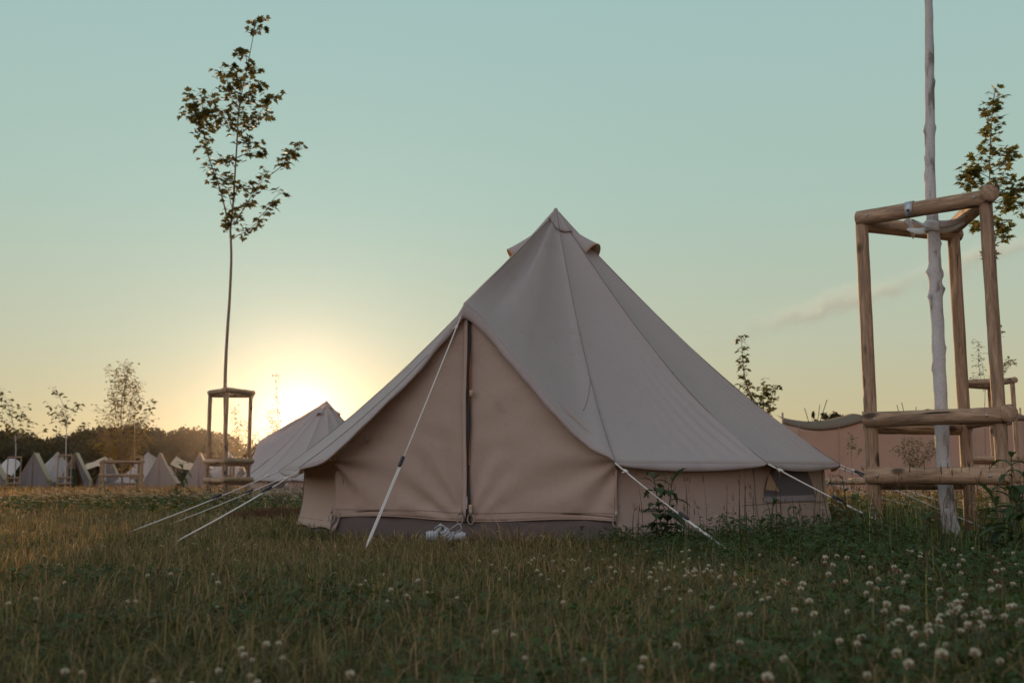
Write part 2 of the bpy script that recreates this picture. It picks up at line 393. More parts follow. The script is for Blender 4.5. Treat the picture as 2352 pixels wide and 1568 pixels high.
def build_bell_tent():
    root = empty('bell_tent', TC)
    tag(root, 'large beige canvas bell tent in the middle, closed zipped door facing the lawn', 'tent', 'bell tents on the field')
    cR, cL = corner(0), corner(11)
    hemR = [PEAK + Vector((-0.02, -0.03, -0.075))] + [plane_hit(u, v, PEAK, cR) for u, v in
            ((1103, 757), (1150, 812), (1190, 858), (1230, 905), (1300, 982), (1350, 1027), (1395, 1050))] + [cR]
    hemL = [PEAK + Vector((-0.02, -0.03, -0.075))] + [plane_hit(u, v, PEAK, cL) for u, v in
            ((1040, 763), (1006, 802), (952, 867), (897, 920), (846, 969), (788, 1025), (745, 1061))] + [cL]
    creaseR = lambda t: interp(hemR, t) + Vector((0, 0, 0.075 * (1 - t) ** 0.7 + 0.012))
    creaseL = lambda t: interp(hemL, t) + Vector((0, 0, 0.055 * (1 - t) ** 3 + 0.016))
    A = APEX
    roof = MB()
    # two door panels: ridge to the raised door peak, then down to the guyed corner
    def door_panel(hem, crease, sg):
        def f(t, s):
            b = crease(t); p = A.lerp(b, s)
            w = 4 * s * (1 - s)
            p.z -= ((0.15 if sg > 0 else 0.11) * t ** 0.8) * 5.1 * s ** 1.4 * (1 - s)
            n = pol(DOORD + sg * 14, 1.0)
            dip = (0.115 * math.exp(-((t - 0.11) / 0.075) ** 2) - 0.035 * math.exp(-((t - 0.36) / 0.16) ** 2) + 0.03 * math.sin(math.pi * t)) * w * (0.5 + 0.7 * s) * min(1, t * 18)
            p -= n * dip
            p.z += 0.004 * noise.noise(Vector((p.x * 4, p.y * 4, p.z * 9)))
            p += n * 0.004 * noise.noise(Vector((p.x * 3 + 5, p.y * 3, p.z * 3)))
            return p
        return f
    fR = door_panel(hemR, creaseR, 1); fL = door_panel(hemL, creaseL, -1)
    roof.grid(fR, 70, 44); roof.grid(lambda t, s: fL(t, s), 50, 44)
    def val(hem, crease):
        def f(t, w):
            a = crease(t); b = interp(hem, t); p = a.lerp(b, w)
            p.z += 0.003 * math.sin(40 * t) * w; p.y -= 0.006 * math.sin(w * math.pi) + 0.004 * math.sin(23 * t) * w
            return p
        return f
    roof.grid(val(hemR, creaseR), 60, 3); roof.grid(val(hemL, creaseL), 60, 3)
    # the other eleven panels
    panel_fns = []
    sg_of = lambda k: 0.15 if k < 2 else (0.12 if k == 2 else 0.11)
    def panel(k):
        a, b = corner(k), corner(k + 1); mid = (CORN[k] + ((CORN[k + 1] - CORN[k]) % 360) / 2)
        nn = pol(mid, 1.0)
        def f(t, s):
            e = a.lerp(b, t); e = e - nn * 0.035 * math.sin(math.pi * t)
            p = seam_pt(A, e, s, sg_of(k) * (1 - t) + sg_of(k + 1) * t)
            p -= nn * 0.03 * math.sin(math.pi * t) * s * (1 - s) * 4
            wr = max(0, (s - 0.55) / 0.45) * (1 - max(0, (s - 0.9) / 0.1)) * max(0, t - 0.35) / 0.65
            p += nn * 0.015 * wr * math.sin((t * (1.0 + 0.25 * (1 - s))) * 62) + nn * 0.004 * noise.noise(Vector((p.x * 3, p.y * 3, p.z * 3)))
            return p
        panel_fns.append(f)
        roof.grid(f, 130 if k < 3 else 14, 50 if k < 3 else 18)
        def v(t, w):
            e = f(t, 1.0); sc_ = 0.012 * math.sin(math.pi * t)
            return Vector((e.x, e.y, e.z)) + Vector((0, 0, -(0.045 * math.sin(math.pi * min(1, max(0, t))) ** 0.5 + 0.0) * w)) + nn * (sc_ * w + 0.003 * w * math.sin(t * 21 + k))
        roof.grid(v, 40 if k < 3 else 14, 2)
    for k in range(11): panel(k)
    roof.build('roof', M['canvas'], root, solid=0.004)
    # seams
    for k in range(12):
        pts = [seam_pt(A, corner(k), 0.07 + 0.93 * i / 30, sg_of(k)) + pol(CORN[k], 0.003) + Vector((0, 0, 0.003)) for i in range(31)]
        if k == 0: pts = [fR(1.0, 0.07 + 0.93 * i / 30) + pol(CORN[k], 0.003) + Vector((0, 0, 0.003)) for i in range(31)]
        if k == 11: pts = [fL(1.0, 0.07 + 0.93 * i / 30) + pol(CORN[k], 0.003) + Vector((0, 0, 0.003)) for i in range(31)]
        m = MB(); m.tube(pts, 0.0020, 5); m.build('seam', M['seam'], root)
    m = MB(); m.tube([fR(1 - 0.13 * i / 8, 0.655 + 0.19 * i / 8) + Vector((0.0, -0.003, 0.003)) for i in range(9)], 0.0018, 5); m.build('seam', M['seam'], root)
    m = MB(); m.tube([A.lerp(PEAK + Vector((0, 0, .012)), 0.1 + 0.9 * i / 12) + Vector((0, 0, 0.004)) for i in range(13)], 0.004, 5); m.build('seam', M['seam'], root)
    # apex cap: a short steep sleeve with a scalloped edge
    cap = MB()
    def cap_from(fn, nn, flip=False):
        def f(t, q):
            p = fn(t, 0.088 * q); return p + nn * (0.012 * q + 0.006 * (1 - q)) + Vector((0, 0, 0.028 * (1 - q) ** 1.2 + 0.006 * q + 0.003 * math.sin(t * 9) * q))
        cap.grid(f, 10, 6)
    cap_from(fR, pol(-8, 1.0)); cap_from(fL, pol(-35, 1.0))
    for k in range(11): cap_from(panel_fns[k], pol(CORN[k] + 13.9, 1.0))
    cap.tube([A + Vector((0, 0, 0.012)), A + Vector((0, 0, 0.030)), A + Vector((0, 0, 0.036))], [0.018, 0.012, 0.006], 10)
    cap.build('apex_cap', M['canvas'], root, solid=0.006)
    # hooded vents
    for phi in (54.0, -84.0, 152.0, -150.0):
        dirv = pol(phi, 1.0); side = Vector((-dirv.y, dirv.x, 0))
        def vf(a, s, dirv=dirv, side=side):
            th = math.pi * a
            base = A + dirv * (0.08 + 0.235 * s) + Vector((0, 0, -0.105 - 0.285 * s))
            w = 0.02 + 0.066 * s ** 0.9; h = 0.010 + 0.100 * s ** 1.4
            up = Vector((0, 0, 1)) * 0.8 + dirv * 0.6
            return base + side * (w * math.cos(th)) + up * (h * math.sin(th))
        m = MB(); m.grid(vf, 16, 12); o = m.build('vent', M['canvas'], root, solid=0.005)
        m = MB(); m.tube([vf(i / 20, 1.0) for i in range(21)], 0.005, 6); m.build('vent_rim', M['flap'], o)
    # wall right round from one door jamb to the other
    wall = MB(); nW = 260
    def wf(a, s): return wsurf(6.0 + 305.0 * a, 0.035 + 0.43 * s, s)
    def wsurf(phi, z, s=None, off=0.0):
        if s is None: s = (z - 0.035) / 0.43
        loc = ((phi - 6.0) / 27.73) % 1.0 - 0.5
        poly = math.cos(R(13.86)) / math.cos(R(27.73 * loc))
        r = wall_r(z) * (0.55 + 0.45 * poly / 0.99) + 0.010 * noise.noise(Vector((phi * 0.10, z * 1.2, 3))) + 0.006 * math.sin(phi * 1.1) * (1 - s) ** 3
        r += 0.012 * max(0, 0.12 - s) / 0.12 + off
        return pol(phi, r, z + (0.008 * math.sin(phi * 0.5) if s == 0 else 0)) + Vector((0.03, 0, 0))
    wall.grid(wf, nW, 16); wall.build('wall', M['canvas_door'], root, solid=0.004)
    for k in range(12):
        pts = [wf(((CORN[k] - 6) % 360) / 305.0, i / 12) + pol(CORN[k], 0.004) for i in range(13)]
        m = MB(); m.tube(pts, 0.0035, 5); m.build('wall_seam', M['seam'], root)
    m = MB(); m.tube([wf(i / 120, 0.11) + pol(6 + 305 * i / 120, 0.003) for i in range(121)], 0.002, 4); m.build('hem_stitching', M['seam'], root)
    # door plane
    JL, JR = pol(-49.5, 1.93), pol(6.0, 1.93) + Vector((0.04, 0.0, 0)); dn = (JR - JL).normalized(); dout = Vector((dn.y, -dn.x, 0)); W = (JR - JL).length
    def top_z(a):
        t = abs(a - 0.497) / 0.5
        return 1.365 - 0.885 * t ** 0.93
    def door(a0, a1, lead):
        def f(x, s):
            a = a0 + (a1 - a0) * x; z0 = 0.115 + 0.012 * math.sin(a * 9) * (1 if s < .05 else 0); z = z0 + (top_z(a) - z0) * s
            q = JL + dn * (W * a); q.z = z; px = W * a
            d = 0.012 * noise.noise(Vector((px * 2.2, z * 2.6, 1.7))) + 0.006 * noise.noise(Vector((px * 2.0 + z * 2, z * 9.0 - px * 2 * lead, 6.1)))
            cx = W * 0.497
            dx = abs(px - cx); ang = math.atan2(z - 0.02, dx + 0.02)
            rad = math.hypot(dx, z)
            d += 0.014 * math.sin(ang * 17 + 3 * rad) * math.exp(-((rad - 0.42) / 0.24) ** 2) * (0.4 + noise.noise(Vector((px * 2, z * 2, 9))) ) 
            jx = 0.0 if lead < 0 else W
            e = abs(px - jx); ang2 = math.atan2(z - 0.46, e + 0.03)
            d += 0.014 * math.sin(ang2 * 9 + 1.0) * math.exp(-((math.hypot(e, z - 0.46)) / 0.45) ** 2)
            d += 0.012 * math.exp(-((z - 0.19) / 0.035) ** 2) * noise.noise(Vector((px * 9, 0, 4)))
            d += 0.03 * math.sin(math.pi * x) * math.sin(math.pi * min(1, s * 1.0)) * 0.6
            return q + dout * d
        return f
    for a0, a1, lead in ((0.0, 0.494, -1), (0.503, 1.0, 1)):
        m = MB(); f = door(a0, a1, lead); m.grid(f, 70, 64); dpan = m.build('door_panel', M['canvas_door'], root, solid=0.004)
        m = MB(); m.tube([f(i / 40, 0.045 / (top_z(a0 + (a1 - a0) * i / 40) - .115)) + dout * 0.004 for i in range(41)], 0.0016, 4); m.build('hem_stitching', M['seam'], dpan)
        m = MB()
        def hb(x, s, f=f):
            p = f(x, 0.0); return Vector((p.x, p.y, p.z - 0.002 + 0.004 * s)) + dout * (0.004 + 0.002 * math.sin(x * 30))
        m.tube([hb(i / 50, 0) for i in range(51)], 0.0035, 5); m.build('hem_edge', M['canvas_door'], dpan)
    # storm flap beside the zip
    m = MB()
    m.grid(lambda x, s: JL + dn * (W * (0.482 + 0.016 * x) + 0.004 * math.sin(s * 9)) + Vector((0, 0, 0.12 + 1.24 * s)) + dout * (0.022 + 0.012 * math.sin(x * math.pi / 2)), 4, 30)
    m.build('storm_flap', M['canvas_door'], root, solid=0.003)
    m = MB()
    zp = [JL + dn * (W * 0.5 + 0.004 * math.sin(i * 0.55)) + Vector((0, 0, 0.09 + 1.27 * i / 30)) + dout * 0.020 for i in range(31)]
    m.grid(lambda x, s: interp(zp, min(1, s)) + dn * (0.022 * (x - 0.5)) * (1 + 0.8 * max(0, 0.15 - s) / .15) + dout * (0.006 * math.sin(math.pi * x)), 4, 60)
    zo = m.build('zipper', M['zip'], root, solid=0.002)
    m = MB(); pz = JL + dn * (W * 0.5) + dout * 0.032; m.box(pz + Vector((0, 0, 0.225)), 0.010, 0.006, 0.045); m.box(pz + Vector((0, 0, 0.19)), 0.007, 0.004, 0.032)
    m.build('zip_pull', M['metal'], zo, smooth=False)
    for zz in (0.16, 0.84):
        m = MB(); m.grid(lambda x, s: JL + dn * (W * 0.5 + 0.014 + 0.022 * x) + Vector((0, 0, zz + 0.04 * s)) + dout * 0.030, 2, 2); m.build('zip_tab', M['flap'], root, solid=0.002)
    # grey groundsheet sill under the door
    m = MB()
    def sf(a, s):
        q = JL + dn * (W * (a * 1.015 - 0.015)); z = -0.01 + 0.135 * s
        return q + Vector((0, 0, z)) + dout * (0.03 * (1 - s) + 0.012 * noise.noise(Vector((a * 7, s * 2, 5))) - 0.012)
    m.grid(sf, 80, 8); m.build('sill', M['sill'], root, solid=0.004)
    # sill follows the wall too (a low dark band at its foot)
    m = MB(); m.grid(lambda a, s: pol(9 + 300 * a, 1.915 - 0.02 * s + 0.006 * math.sin(a * 60), -0.01 + 0.05 * s), 160, 2); m.build('sill', M['sill'], root, solid=0.003)
    # tie rings on the hem
    for a, z in ((0.478, 0.115), (0.517, 0.115), (0.0, 0.11), (1.0, 0.115)):
        c = JL + dn * (W * a) + dout * 0.04 + Vector((0, 0, z))
        pts = [c + dn * (0.021 * math.cos(q)) + Vector((0, 0, 0.028 * math.sin(q))) for q in [2 * math.pi * i / 20 for i in range(21)]]
        m = MB(); m.tube(pts, 0.0032, 6, cap=False); m.box(c + Vector((0, 0, 0.042)), 0.018, 0.012, 0.03); m.build('tie_ring', M['ring'], root)
    for u, v in ((848, 1010), (772, 1053)):
        c = plane_hit(u, v, JL, JR) + dout * 0.03; m = MB(); m.tube([c + Vector((0, 0, .022)), c, c - Vector((0, 0, .022))], [0.003, 0.008, 0.003], 6); m.build('toggle', M['seam'], root)
    # half-moon window in the right wall
    def wp(phi, z, off): return wsurf(phi, z, None, off - 0.004)
    m = MB(); ph0, ph1 = 36.2, 55.6
    def winf(x, s):
        z = 0.242 + 0.20 * s; half = 0.5 * (1 - 0.45 * s * s); return wp((ph0 + ph1) / 2 + (ph1 - ph0) * (x - 0.5) * 2 * half, z, 0.010)
    m.grid(winf, 20, 10); wo = m.build('window', M['mesh_window'], root)
    m = MB(); m.grid(lambda x, s: wp(ph0 - 0.4 + (ph1 - ph0 + 0.8) * x, 0.212 + 0.034 * s, 0.013), 20, 2); m.build('window_strip', M['window_strip'], wo)
    m = MB(); A1, B1, C1 = (38.0, 0.385), (36.3, 0.285), (40.9, 0.274)
    m.grid(lambda x, s: wp(B1[0] + (C1[0] - B1[0]) * x + (A1[0] - B1[0] - (C1[0] - B1[0]) * x + 0.0) * s, B1[1] + (C1[1] - B1[1]) * x + (A1[1] - B1[1] - (C1[1] - B1[1]) * x) * s, 0.018), 6, 8)
    m.build('window_flap', M['flap'], wo)
    m = MB(); m.tube([wp(30.5 + 33 * i / 20, 0.196 + 0.012 * math.sin(i * .16), 0.010) for i in range(21)], 0.0018, 4); m.build('window_seam', M['seam'], wo)
    # printed lettering low on the wall
    cu = bpy.data.curves.new('lettering', 'FONT'); cu.body = 'canvascamp'; cu.size = 0.030; cu.offset = 0.0007; cu.space_character = 0.98
    to = bpy.data.objects.new('lettering_source', cu); COL.objects.link(to); bpy.context.view_layer.update()
    me = bpy.data.meshes.new_from_object(to); bpy.data.objects.remove(to)
    for vv in me.vertices:
        ph = 10.3 + math.degrees(vv.co.x / 1.9)
        vv.co = wsurf(ph, 0.168 + vv.co.y, None, 0.011)
    me.name = 'lettering'; me.materials.append(M['slider']); lo = bpy.data.objects.new('lettering', me); COL.objects.link(lo); lo.parent = root
    # guy ropes
    def guy(p0, peg, slide, dbl=True, thick=0.0042):
        p0 = Vector(p0); peg = Vector(peg); d = (peg - p0); L = d.length; dirn = d / L
        sidev = dirn.cross(Vector((0, 0, 1))).normalized()
        ps = p0 + d * slide; m = MB()
        sag = lambda t: Vector((0, 0, -0.010 * 4 * t * (1 - t)))
        m.tube([p0.lerp(peg, slide * i / 8) + sag(slide * i / 8) for i in range(9)], thick, 6)
        for q in ((1, -1) if dbl else (1,)):
            m.tube([p0.lerp(peg, slide + (1 - slide) * i / 6) + sag(slide + (1 - slide) * i / 6) + sidev * q * thick * (1.2 if i < 6 else .2) for i in range(7)], thick, 6)
        kn = p0 + dirn * 0.09
        m.tube([kn - dirn * 0.02, kn - dirn * 0.006, kn + dirn * .006, kn + dirn * 0.02], [thick, thick * 2.2, thick * 2.2, thick], 6)
        m.tube([kn, kn + sidev * 0.03 + Vector((0, 0, -.008))], thick * .8, 5)
        o = m.build('guy_rope', M['rope'], root)
        rot = dirn.to_track_quat('X', 'Z').to_matrix()
        m = MB()
        for x0, w in ((-0.03, .011), (0.0, .017), (0.03, .011)): pass
        m.tube([ps - dirn * 0.034, ps - dirn * 0.029, ps + dirn * 0.029, ps + dirn * 0.034], [0.006, 0.0105, 0.0105, 0.006], 8)
        m.build('slider', M['slider'], o)
        m = MB(); m.tube([peg + Vector((0, 0, 0.018)), peg - Vector((0, 0, 0.08))], 0.005, 6)
        m.build('peg', M['slider'], o)
    L = lambda x, y: Vector((x, y, gzf(x, y))) - TC
    guy(PEAK + Vector((-0.035, -0.035, -0.07)), L(-0.74, 5.08), 0.66)
    guy(corner(0), L(1.08, 5.0), 0.62)
    guy(corner(1), L(2.23, 5.3), 0.44)
    guy(corner(2), L(3.02, 6.1), 0.12)
    guy(corner(3), L(3.85, 7.55), 0.16)
    guy(corner(4), L(4.04, 8.9), 0.30)
    guy(corner(11), L(-1.93, 5.76), 0.27)
    guy(corner(10), L(-2.55, 6.72), 0.43)
    guy(corner(9), L(-2.75, 8.1), 0.43)
    guy(corner(5), L(2.6, 10.2), 0.4); guy(corner(6), L(1.2, 10.9), 0.4); guy(corner(7), L(-0.5, 10.8), 0.4); guy(corner(8), L(-1.9, 9.9), 0.4)
    return root
TENT = build_bell_tent()

def bell_copy(loc, rz, scale, label):
    c = copy_tree(TENT); c.location = (loc[0], loc[1], gzf(loc[0], loc[1])); c.rotation_euler = (0, 0, rz); c.scale = (scale,) * 3
    c['label'] = label
    for ch in list(c.children):
        if ch.name.startswith('lettering'): bpy.data.objects.remove(ch)
    return c
def at_u(u, Y, v=1090): return ((u - 1176) / FPX * Y / (ray(u, v).y), Y)
bell_copy(at_u(750, 25.0, 930), R(-73), 0.98, 'bell tent with the setting sun on its shoulder, beyond the low log fences')
bell_copy(at_u(129, 66.0), R(200), 1.0, 'pale bell tent between two open-ended ridge tents, one behind the second sapling frame')
bell_copy(at_u(337, 66.0), R(160), 1.0, 'pale bell tent half hidden behind the ridge tent beside the cream awning')
bell_copy(at_u(523, 66.0), R(180), 1.0, 'pale bell tent seen through the legs of the tall tree stake frame')

# ------------------------------------------------------------------ ridge tents far left
def build_ridge_tent():
    """A-shaped tent, gable toward the field; local x across the gable, y along the ridge (away)"""
    root = empty('ridge_tent')
    Hh, He, hw, Ln = 2.28, 0.50, 0.86, 2.3
    lean = 0.55                                     # ridge runs back and to the right
    m = MB()
    def slope(sg):
        def f(x, s):
            y = Ln * x; r = Vector((0, y, Hh - 0.03 * math.sin(math.pi * x))); e = Vector((sg * (hw + 0.05), y, He))
            p = r.lerp(e, s); p.z -= 0.03 * math.sin(math.pi * s); p.x -= sg * 0.02 * math.sin(math.pi * x) * s; return p
        return f
    m.grid(slope(1), 12, 12); m.grid(slope(-1), 12, 12); rf = m.build('roof', M['cream_canvas'], root, solid=0.01)
    m = MB()
    for sg in (1, -1): m.grid(lambda x, s, sg=sg: Vector((sg * (hw + 0.03 * s), Ln * x, He + 0.02 - He * s)), 8, 4)
    m.build('wall', M['cream_canvas'], root, solid=0.008)
    for sg in (1, -1):
        m = MB()
        def gf(x, s, sg=sg):
            a = sg * (0.02 + (hw - 0.02) * x); zt = Hh - (Hh - He) * (abs(a) / hw) ** 1.03 - 0.02
            z = 0.02 + (zt - 0.02) * s; return Vector((a, 0.02 - 0.03 * math.sin(abs(a) * 14) * (1 - s), z))
        m.grid(gf, 16, 12); m.build('gable_door', M['grey_canvas'], root, solid=0.008)
    m = MB(); m.grid(lambda x, s: Vector((-hw + 2 * hw * x, Ln - 0.02, 0.02 + (Hh - (Hh - He) * abs(2 * x - 1) - 0.04) * s)), 16, 8); m.build('gable_end', M['grey_canvas'], root, solid=0.008)
    for y in (0.0, Ln): 
        m = MB(); m.tube([(0, y + (0.06 if y == 0 else -.06), 0), (0, y + (0.06 if y == 0 else -.06), Hh)], 0.02, 8); m.build('pole', M['wood'], root)
    return root
RT = build_ridge_tent()
ridge = [(0, 62.0, 19, 'beige ridge tent cut off by the left edge of the picture', True),
         (81, 62.0, 18.5, 'grey-gabled ridge tent with a dark slit in its door, beside the leftmost sapling frame', False),
         (176, 62.0, 18, 'ridge tent with its gable open and bags lying before it', False),
         (371, 62.0, 16, 'grey-gabled ridge tent standing against the cream awning', False),
         (463, 62.0, 14.5, 'grey-gabled ridge tent next to the tall tree stake frame, on its outer side', False),
         (560, 58.0, 13, 'ridge tent behind the low log fence nearest the tall stake frame', False),
         (255, 66.0, 17, 'ridge tent mostly hidden behind the birch and its low log fence', False)]
for i, (u, Y, rz, lab, _) in enumerate(ridge):
    o = RT if i == 0 else copy_tree(RT)
    x, y = at_u(u - (28 if i == 0 else 6), Y); o.location = (x, y, gzf(x, y)); o.rotation_euler = (0, 0, R(rz))
    if i == 5: o.scale = (0.62, 0.62, 0.62)
    if i == 6: o.scale = (0.85, 0.85, 0.9)
    tag(o, lab, 'tent', 'ridge tents at the edge of the wood')
    if i == 2:
        for ch in [c for c in o.children if c.name.startswith('gable_door')]:
            # door flaps of this one are thrown open: swap the closed gable for two drawn-back flaps
            bpy.data.objects.remove(ch)
        for sg in (1, -1):
            m = MB()
            def of(x, s, sg=sg):
                z = 0.05 + 2.15 * s; e = 0.86 * min(1.0, (2.28 - z) / 1.78); i_ = e * (0.10 + 0.55 * (1 - s) ** 0.5 if sg > 0 else 0.1 + 0.42 * (1 - s))
                return Vector((sg * (i_ + (e - i_) * x), 0.02 + 0.05 * math.sin(x * 14), z))
            m.grid(of, 12, 14); m.build('gable_door', M['grey_canvas'], o, solid=0.008)

# ------------------------------------------------------------------ timber: stake frames and low fences
def log(name, p0, p1, r, parent, mat=None, rings=26, sides=20):
    p0, p1 = Vector(p0), Vector(p1); L = (p1 - p0).length; m = MB(); sd = random.random() * 50
    pts = [(0, 0, -L / 2), (0, 0, -L / 2 + 0.006)] + [(0, 0, -L / 2 + 0.006 + (L - 0.012) * i / rings) for i in range(1, rings)] + [(0, 0, L / 2 - 0.006), (0, 0, L / 2)]
    rad = [r * 0.90] + [r] * (len(pts) - 2) + [r * 0.90]
    ph = random.random() * 6
    m.tube(pts, rad, sides, True, lambda i, th, p: 1 + 0.05 * math.sin(2 * th + ph) + 0.03 * noise.noise(Vector((math.cos(th) * 1.3 + sd, math.sin(th) * 1.3, p.z * 3))) + 0.05 * noise.noise(Vector((math.cos(th) * 3 + sd, math.sin(th) * 3, p.z * 8))))
    o = m.build(name, mat or M['wood'], parent)
    o.location = (p0 + p1) / 2; o.rotation_mode = 'QUATERNION'; o.rotation_quaternion = (p1 - p0).to_track_quat('Z', 'Y')
    return o
def build_frame(bracket):
    root = empty('tree_stake_frame'); rr = 0.415; angs = (50, 170, 290)
    V = [Vector((rr * math.cos(R(a)), rr * math.sin(R(a)), 0)) for a in angs]
    for v in V: log('post', v + Vector((0, 0, -0.25)), v + Vector((0, 0, 1.915)), 0.0375, root)
    for z, r in ((1.945, 0.048), (0.70, 0.048), (0.367, 0.048)):
        for a, b, ex0, ex1, dz in ((1, 2, 0.025, 0.03, 0.0), (2, 0, 0.085, 0.075, 0.008), (0, 1, 0.05, 0.0, -0.035)):
            A_, B_ = V[a], V[b]; d = (B_ - A_).normalized(); n = Vector((d.y, -d.x, 0))
            off = n * (0.030 if z < 1.9 else 0.006)
            rl = log('rail', A_ - d * ex0 + off + Vector((0, 0, z + dz)), B_ + d * ex1 + off + Vector((0, 0, z + dz)), r, root)
            L = (rl.location - (A_ - d * ex0 + off + Vector((0, 0, z + dz)))).length
            for e in (-1, 1):
                m = MB(); c = rl.location + d * e * (L - 0.075) + n * (r - 0.001); m.tube([c, c + n * 0.005], [0.009, 0.007], 8); m.build('screw', M['metal'], root)
    return root, V
FR, FV = build_frame(True)
FR.location = (2.573, 5.943, gzf(2.573, 5.943) + 0.02)
tag(FR, 'tall three-legged log frame round the white painted trunk, nearest the camera', 'tree stake', 'triangular log frames round young trees')
frames = [(at_u(520, 18.0), -10.3, 1.0, 'tall three-legged log frame round the leafy maple, left of the sun'),
          (at_u(2283, 16.3), 12, 1.0, 'log frame behind the thick posts of the nearest frame, holding the green maple'),
          (at_u(32, 61.0), 60, 1.0, 'far small log frame round a forked white stem, in front of the leftmost tents'),
          (at_u(149, 57.0), 52, 1.0, 'far small log frame round a thin white stem, in front of the open ridge tent'),
          (at_u(316, 60.0), 20, 1.0, 'far small log frame almost hidden behind the low fence of the birch')]
for (x, y), rz, s, lab in frames:
    c = copy_tree(FR); c.location = (x, y, gzf(x, y)); c.rotation_euler = (0, 0, R(rz)); c['label'] = lab
# nearest frame only: bracket, webbing ties and a loose twine
def near_frame_extras():
    A_, B_ = FV[1], FV[2]; d = (B_ - A_).normalized(); n = Vector((d.y, -d.x, 0)); c = A_.lerp(B_, 0.42) + Vector((0, 0, 1.945)) + n * 0.006
    m = MB(); r = 0.0515; pts = []
    m.grid(lambda x, s: c + d * (-0.024 + 0.048 * x) + n * (r * math.cos(-1.0 + 3.6 * s)) + Vector((0, 0, r * math.sin(-1.0 + 3.6 * s))), 2, 16)
    br = m.build('bracket', M['metal'], FR, solid=0.003)
    m = MB(); m.tube([c + n * (r + .001) - Vector((0, 0, .012)), c + n * (r + 0.006) - Vector((0, 0, .012))], 0.007, 8); m.build('bolt', M['zip'], br)
    T = Vector((0.0, 0.0, 1.875)); T.x = TR_PTS_X(1.88) - FR.location.x; T.y = 5.94 - FR.location.y
    def band(p0, p1, w0, w1, tw0, tw1, sag):
        p0, p1 = Vector(p0), Vector(p1); dd = (p1 - p0).normalized(); s1 = dd.cross(Vector((0, 0, 1))).normalized(); m = MB()
        def f(x, s):
            p = p0.lerp(p1, s); p.z -= sag * 4 * s * (1 - s); w = w0 + (w1 - w0) * s; t = tw0 + (tw1 - tw0) * s
            return p + (Vector((0, 0, 1)) * math.cos(t) + s1 * math.sin(t)) * w * (x - 0.5)
        m.grid(f, 4, 20); m.build('tie_strap', M['strap'], FR, solid=0.002)
    rail_mid = lambda a, b, t: FV[a].lerp(FV[b], t) + Vector((0, 0, 1.93))
    band(T + Vector((.03, -.01, .015)), rail_mid(2, 0, 0.45), 0.045, 0.05, 0.2, 1.2, 0.02)
    band(T + Vector((.03, .01, -.005)), rail_mid(2, 0, 0.55), 0.05, 0.05, 0.5, 0.3, 0.03)
    band(T + Vector((-.03, 0, -.02)), rail_mid(0, 1, 0.55), 0.05, 0.045, 0.3, 1.4, 0.02)
    band(T + Vector((-.03, -.01, .0)), rail_mid(1, 2, 0.42) + Vector((0, 0, -.05)), 0.045, 0.03, 0.9, 0.2, 0.0)
    band(rail_mid(0, 1, 0.55) + Vector((0, -.05, .03)), rail_mid(0, 1, 0.47) + Vector((0, -.05, -.075)), 0.05, 0.05, 1.3, 0.6, 0.0)
    m = MB(); m.grid(lambda x, s: T + Vector((0.042 * math.cos(2 * math.pi * x), 0.042 * math.sin(2 * math.pi * x), 0.03 - 0.065 * s + 0.006 * math.sin(4 * math.pi * x))), 24, 3); m.build('tie_strap', M['strap'], FR, solid=0.002)
    m = MB(); q = FV[0].lerp(FV[1], 0.28) + Vector((0, -0.06, 1.88)); m.tube([q, q + Vector((.01, 0, -.08)), q + Vector((.028, 0, -.20))], 0.006, 5); m.build('twine', M['dark_bark'], FR)
M['strap'] = cloth_mat('webbing', (0.74, 0.72, 0.70), (0.66, 0.64, 0.62), 0.1, (0.6, 0.5, 0.4), crease=0.2)
def TR_PTS_X(z): return 2.565

def build_low_fence():
    root = empty('low_log_fence'); h = 0.62
    V = [Vector((h, h, 0)), Vector((-h, h, 0)), Vector((-h, -h, 0)), Vector((h, -h, 0))]
    for v in V: log('post', v + Vector((0, 0, -0.2)), v + Vector((0, 0, 1.10)), 0.045, root, rings=6, sides=12)
    for z in (0.62, 1.08):
        for i in range(4):
            A_, B_ = V[i], V[(i + 1) % 4]; d = (B_ - A_).normalized(); log('rail', A_ - d * .08 + Vector((0, 0, z + (0.02 if i % 2 else -0.01))), B_ + d * .08 + Vector((0, 0, z + (0.02 if i % 2 else -0.01))), 0.048, root, rings=6, sides=12)
    return root
LF = build_low_fence()
lows = [(at_u(278, 35.0), 25, 'low square log fence round the birch'),
        (at_u(570, 39.0), 10, 'low square log fence between the tall stake frame and the sunlit bell tent'),
        (at_u(658, 35.0), 38, 'low square log fence partly hidden by the eave of the large bell tent'),
        (at_u(1935, 20.0), 15, 'low dark log fence behind the guy ropes between large tent and nearest stake frame')]
for i, ((x, y), rz, lab) in enumerate(lows):
    o = LF if i == 0 else copy_tree(LF)
    o.location = (x, y, gzf(x, y) - (0.72 if i == 3 else 0)); o.rotation_euler = (0, 0, R(rz)); tag(o, lab, 'fence', 'low log fences round planted trees')

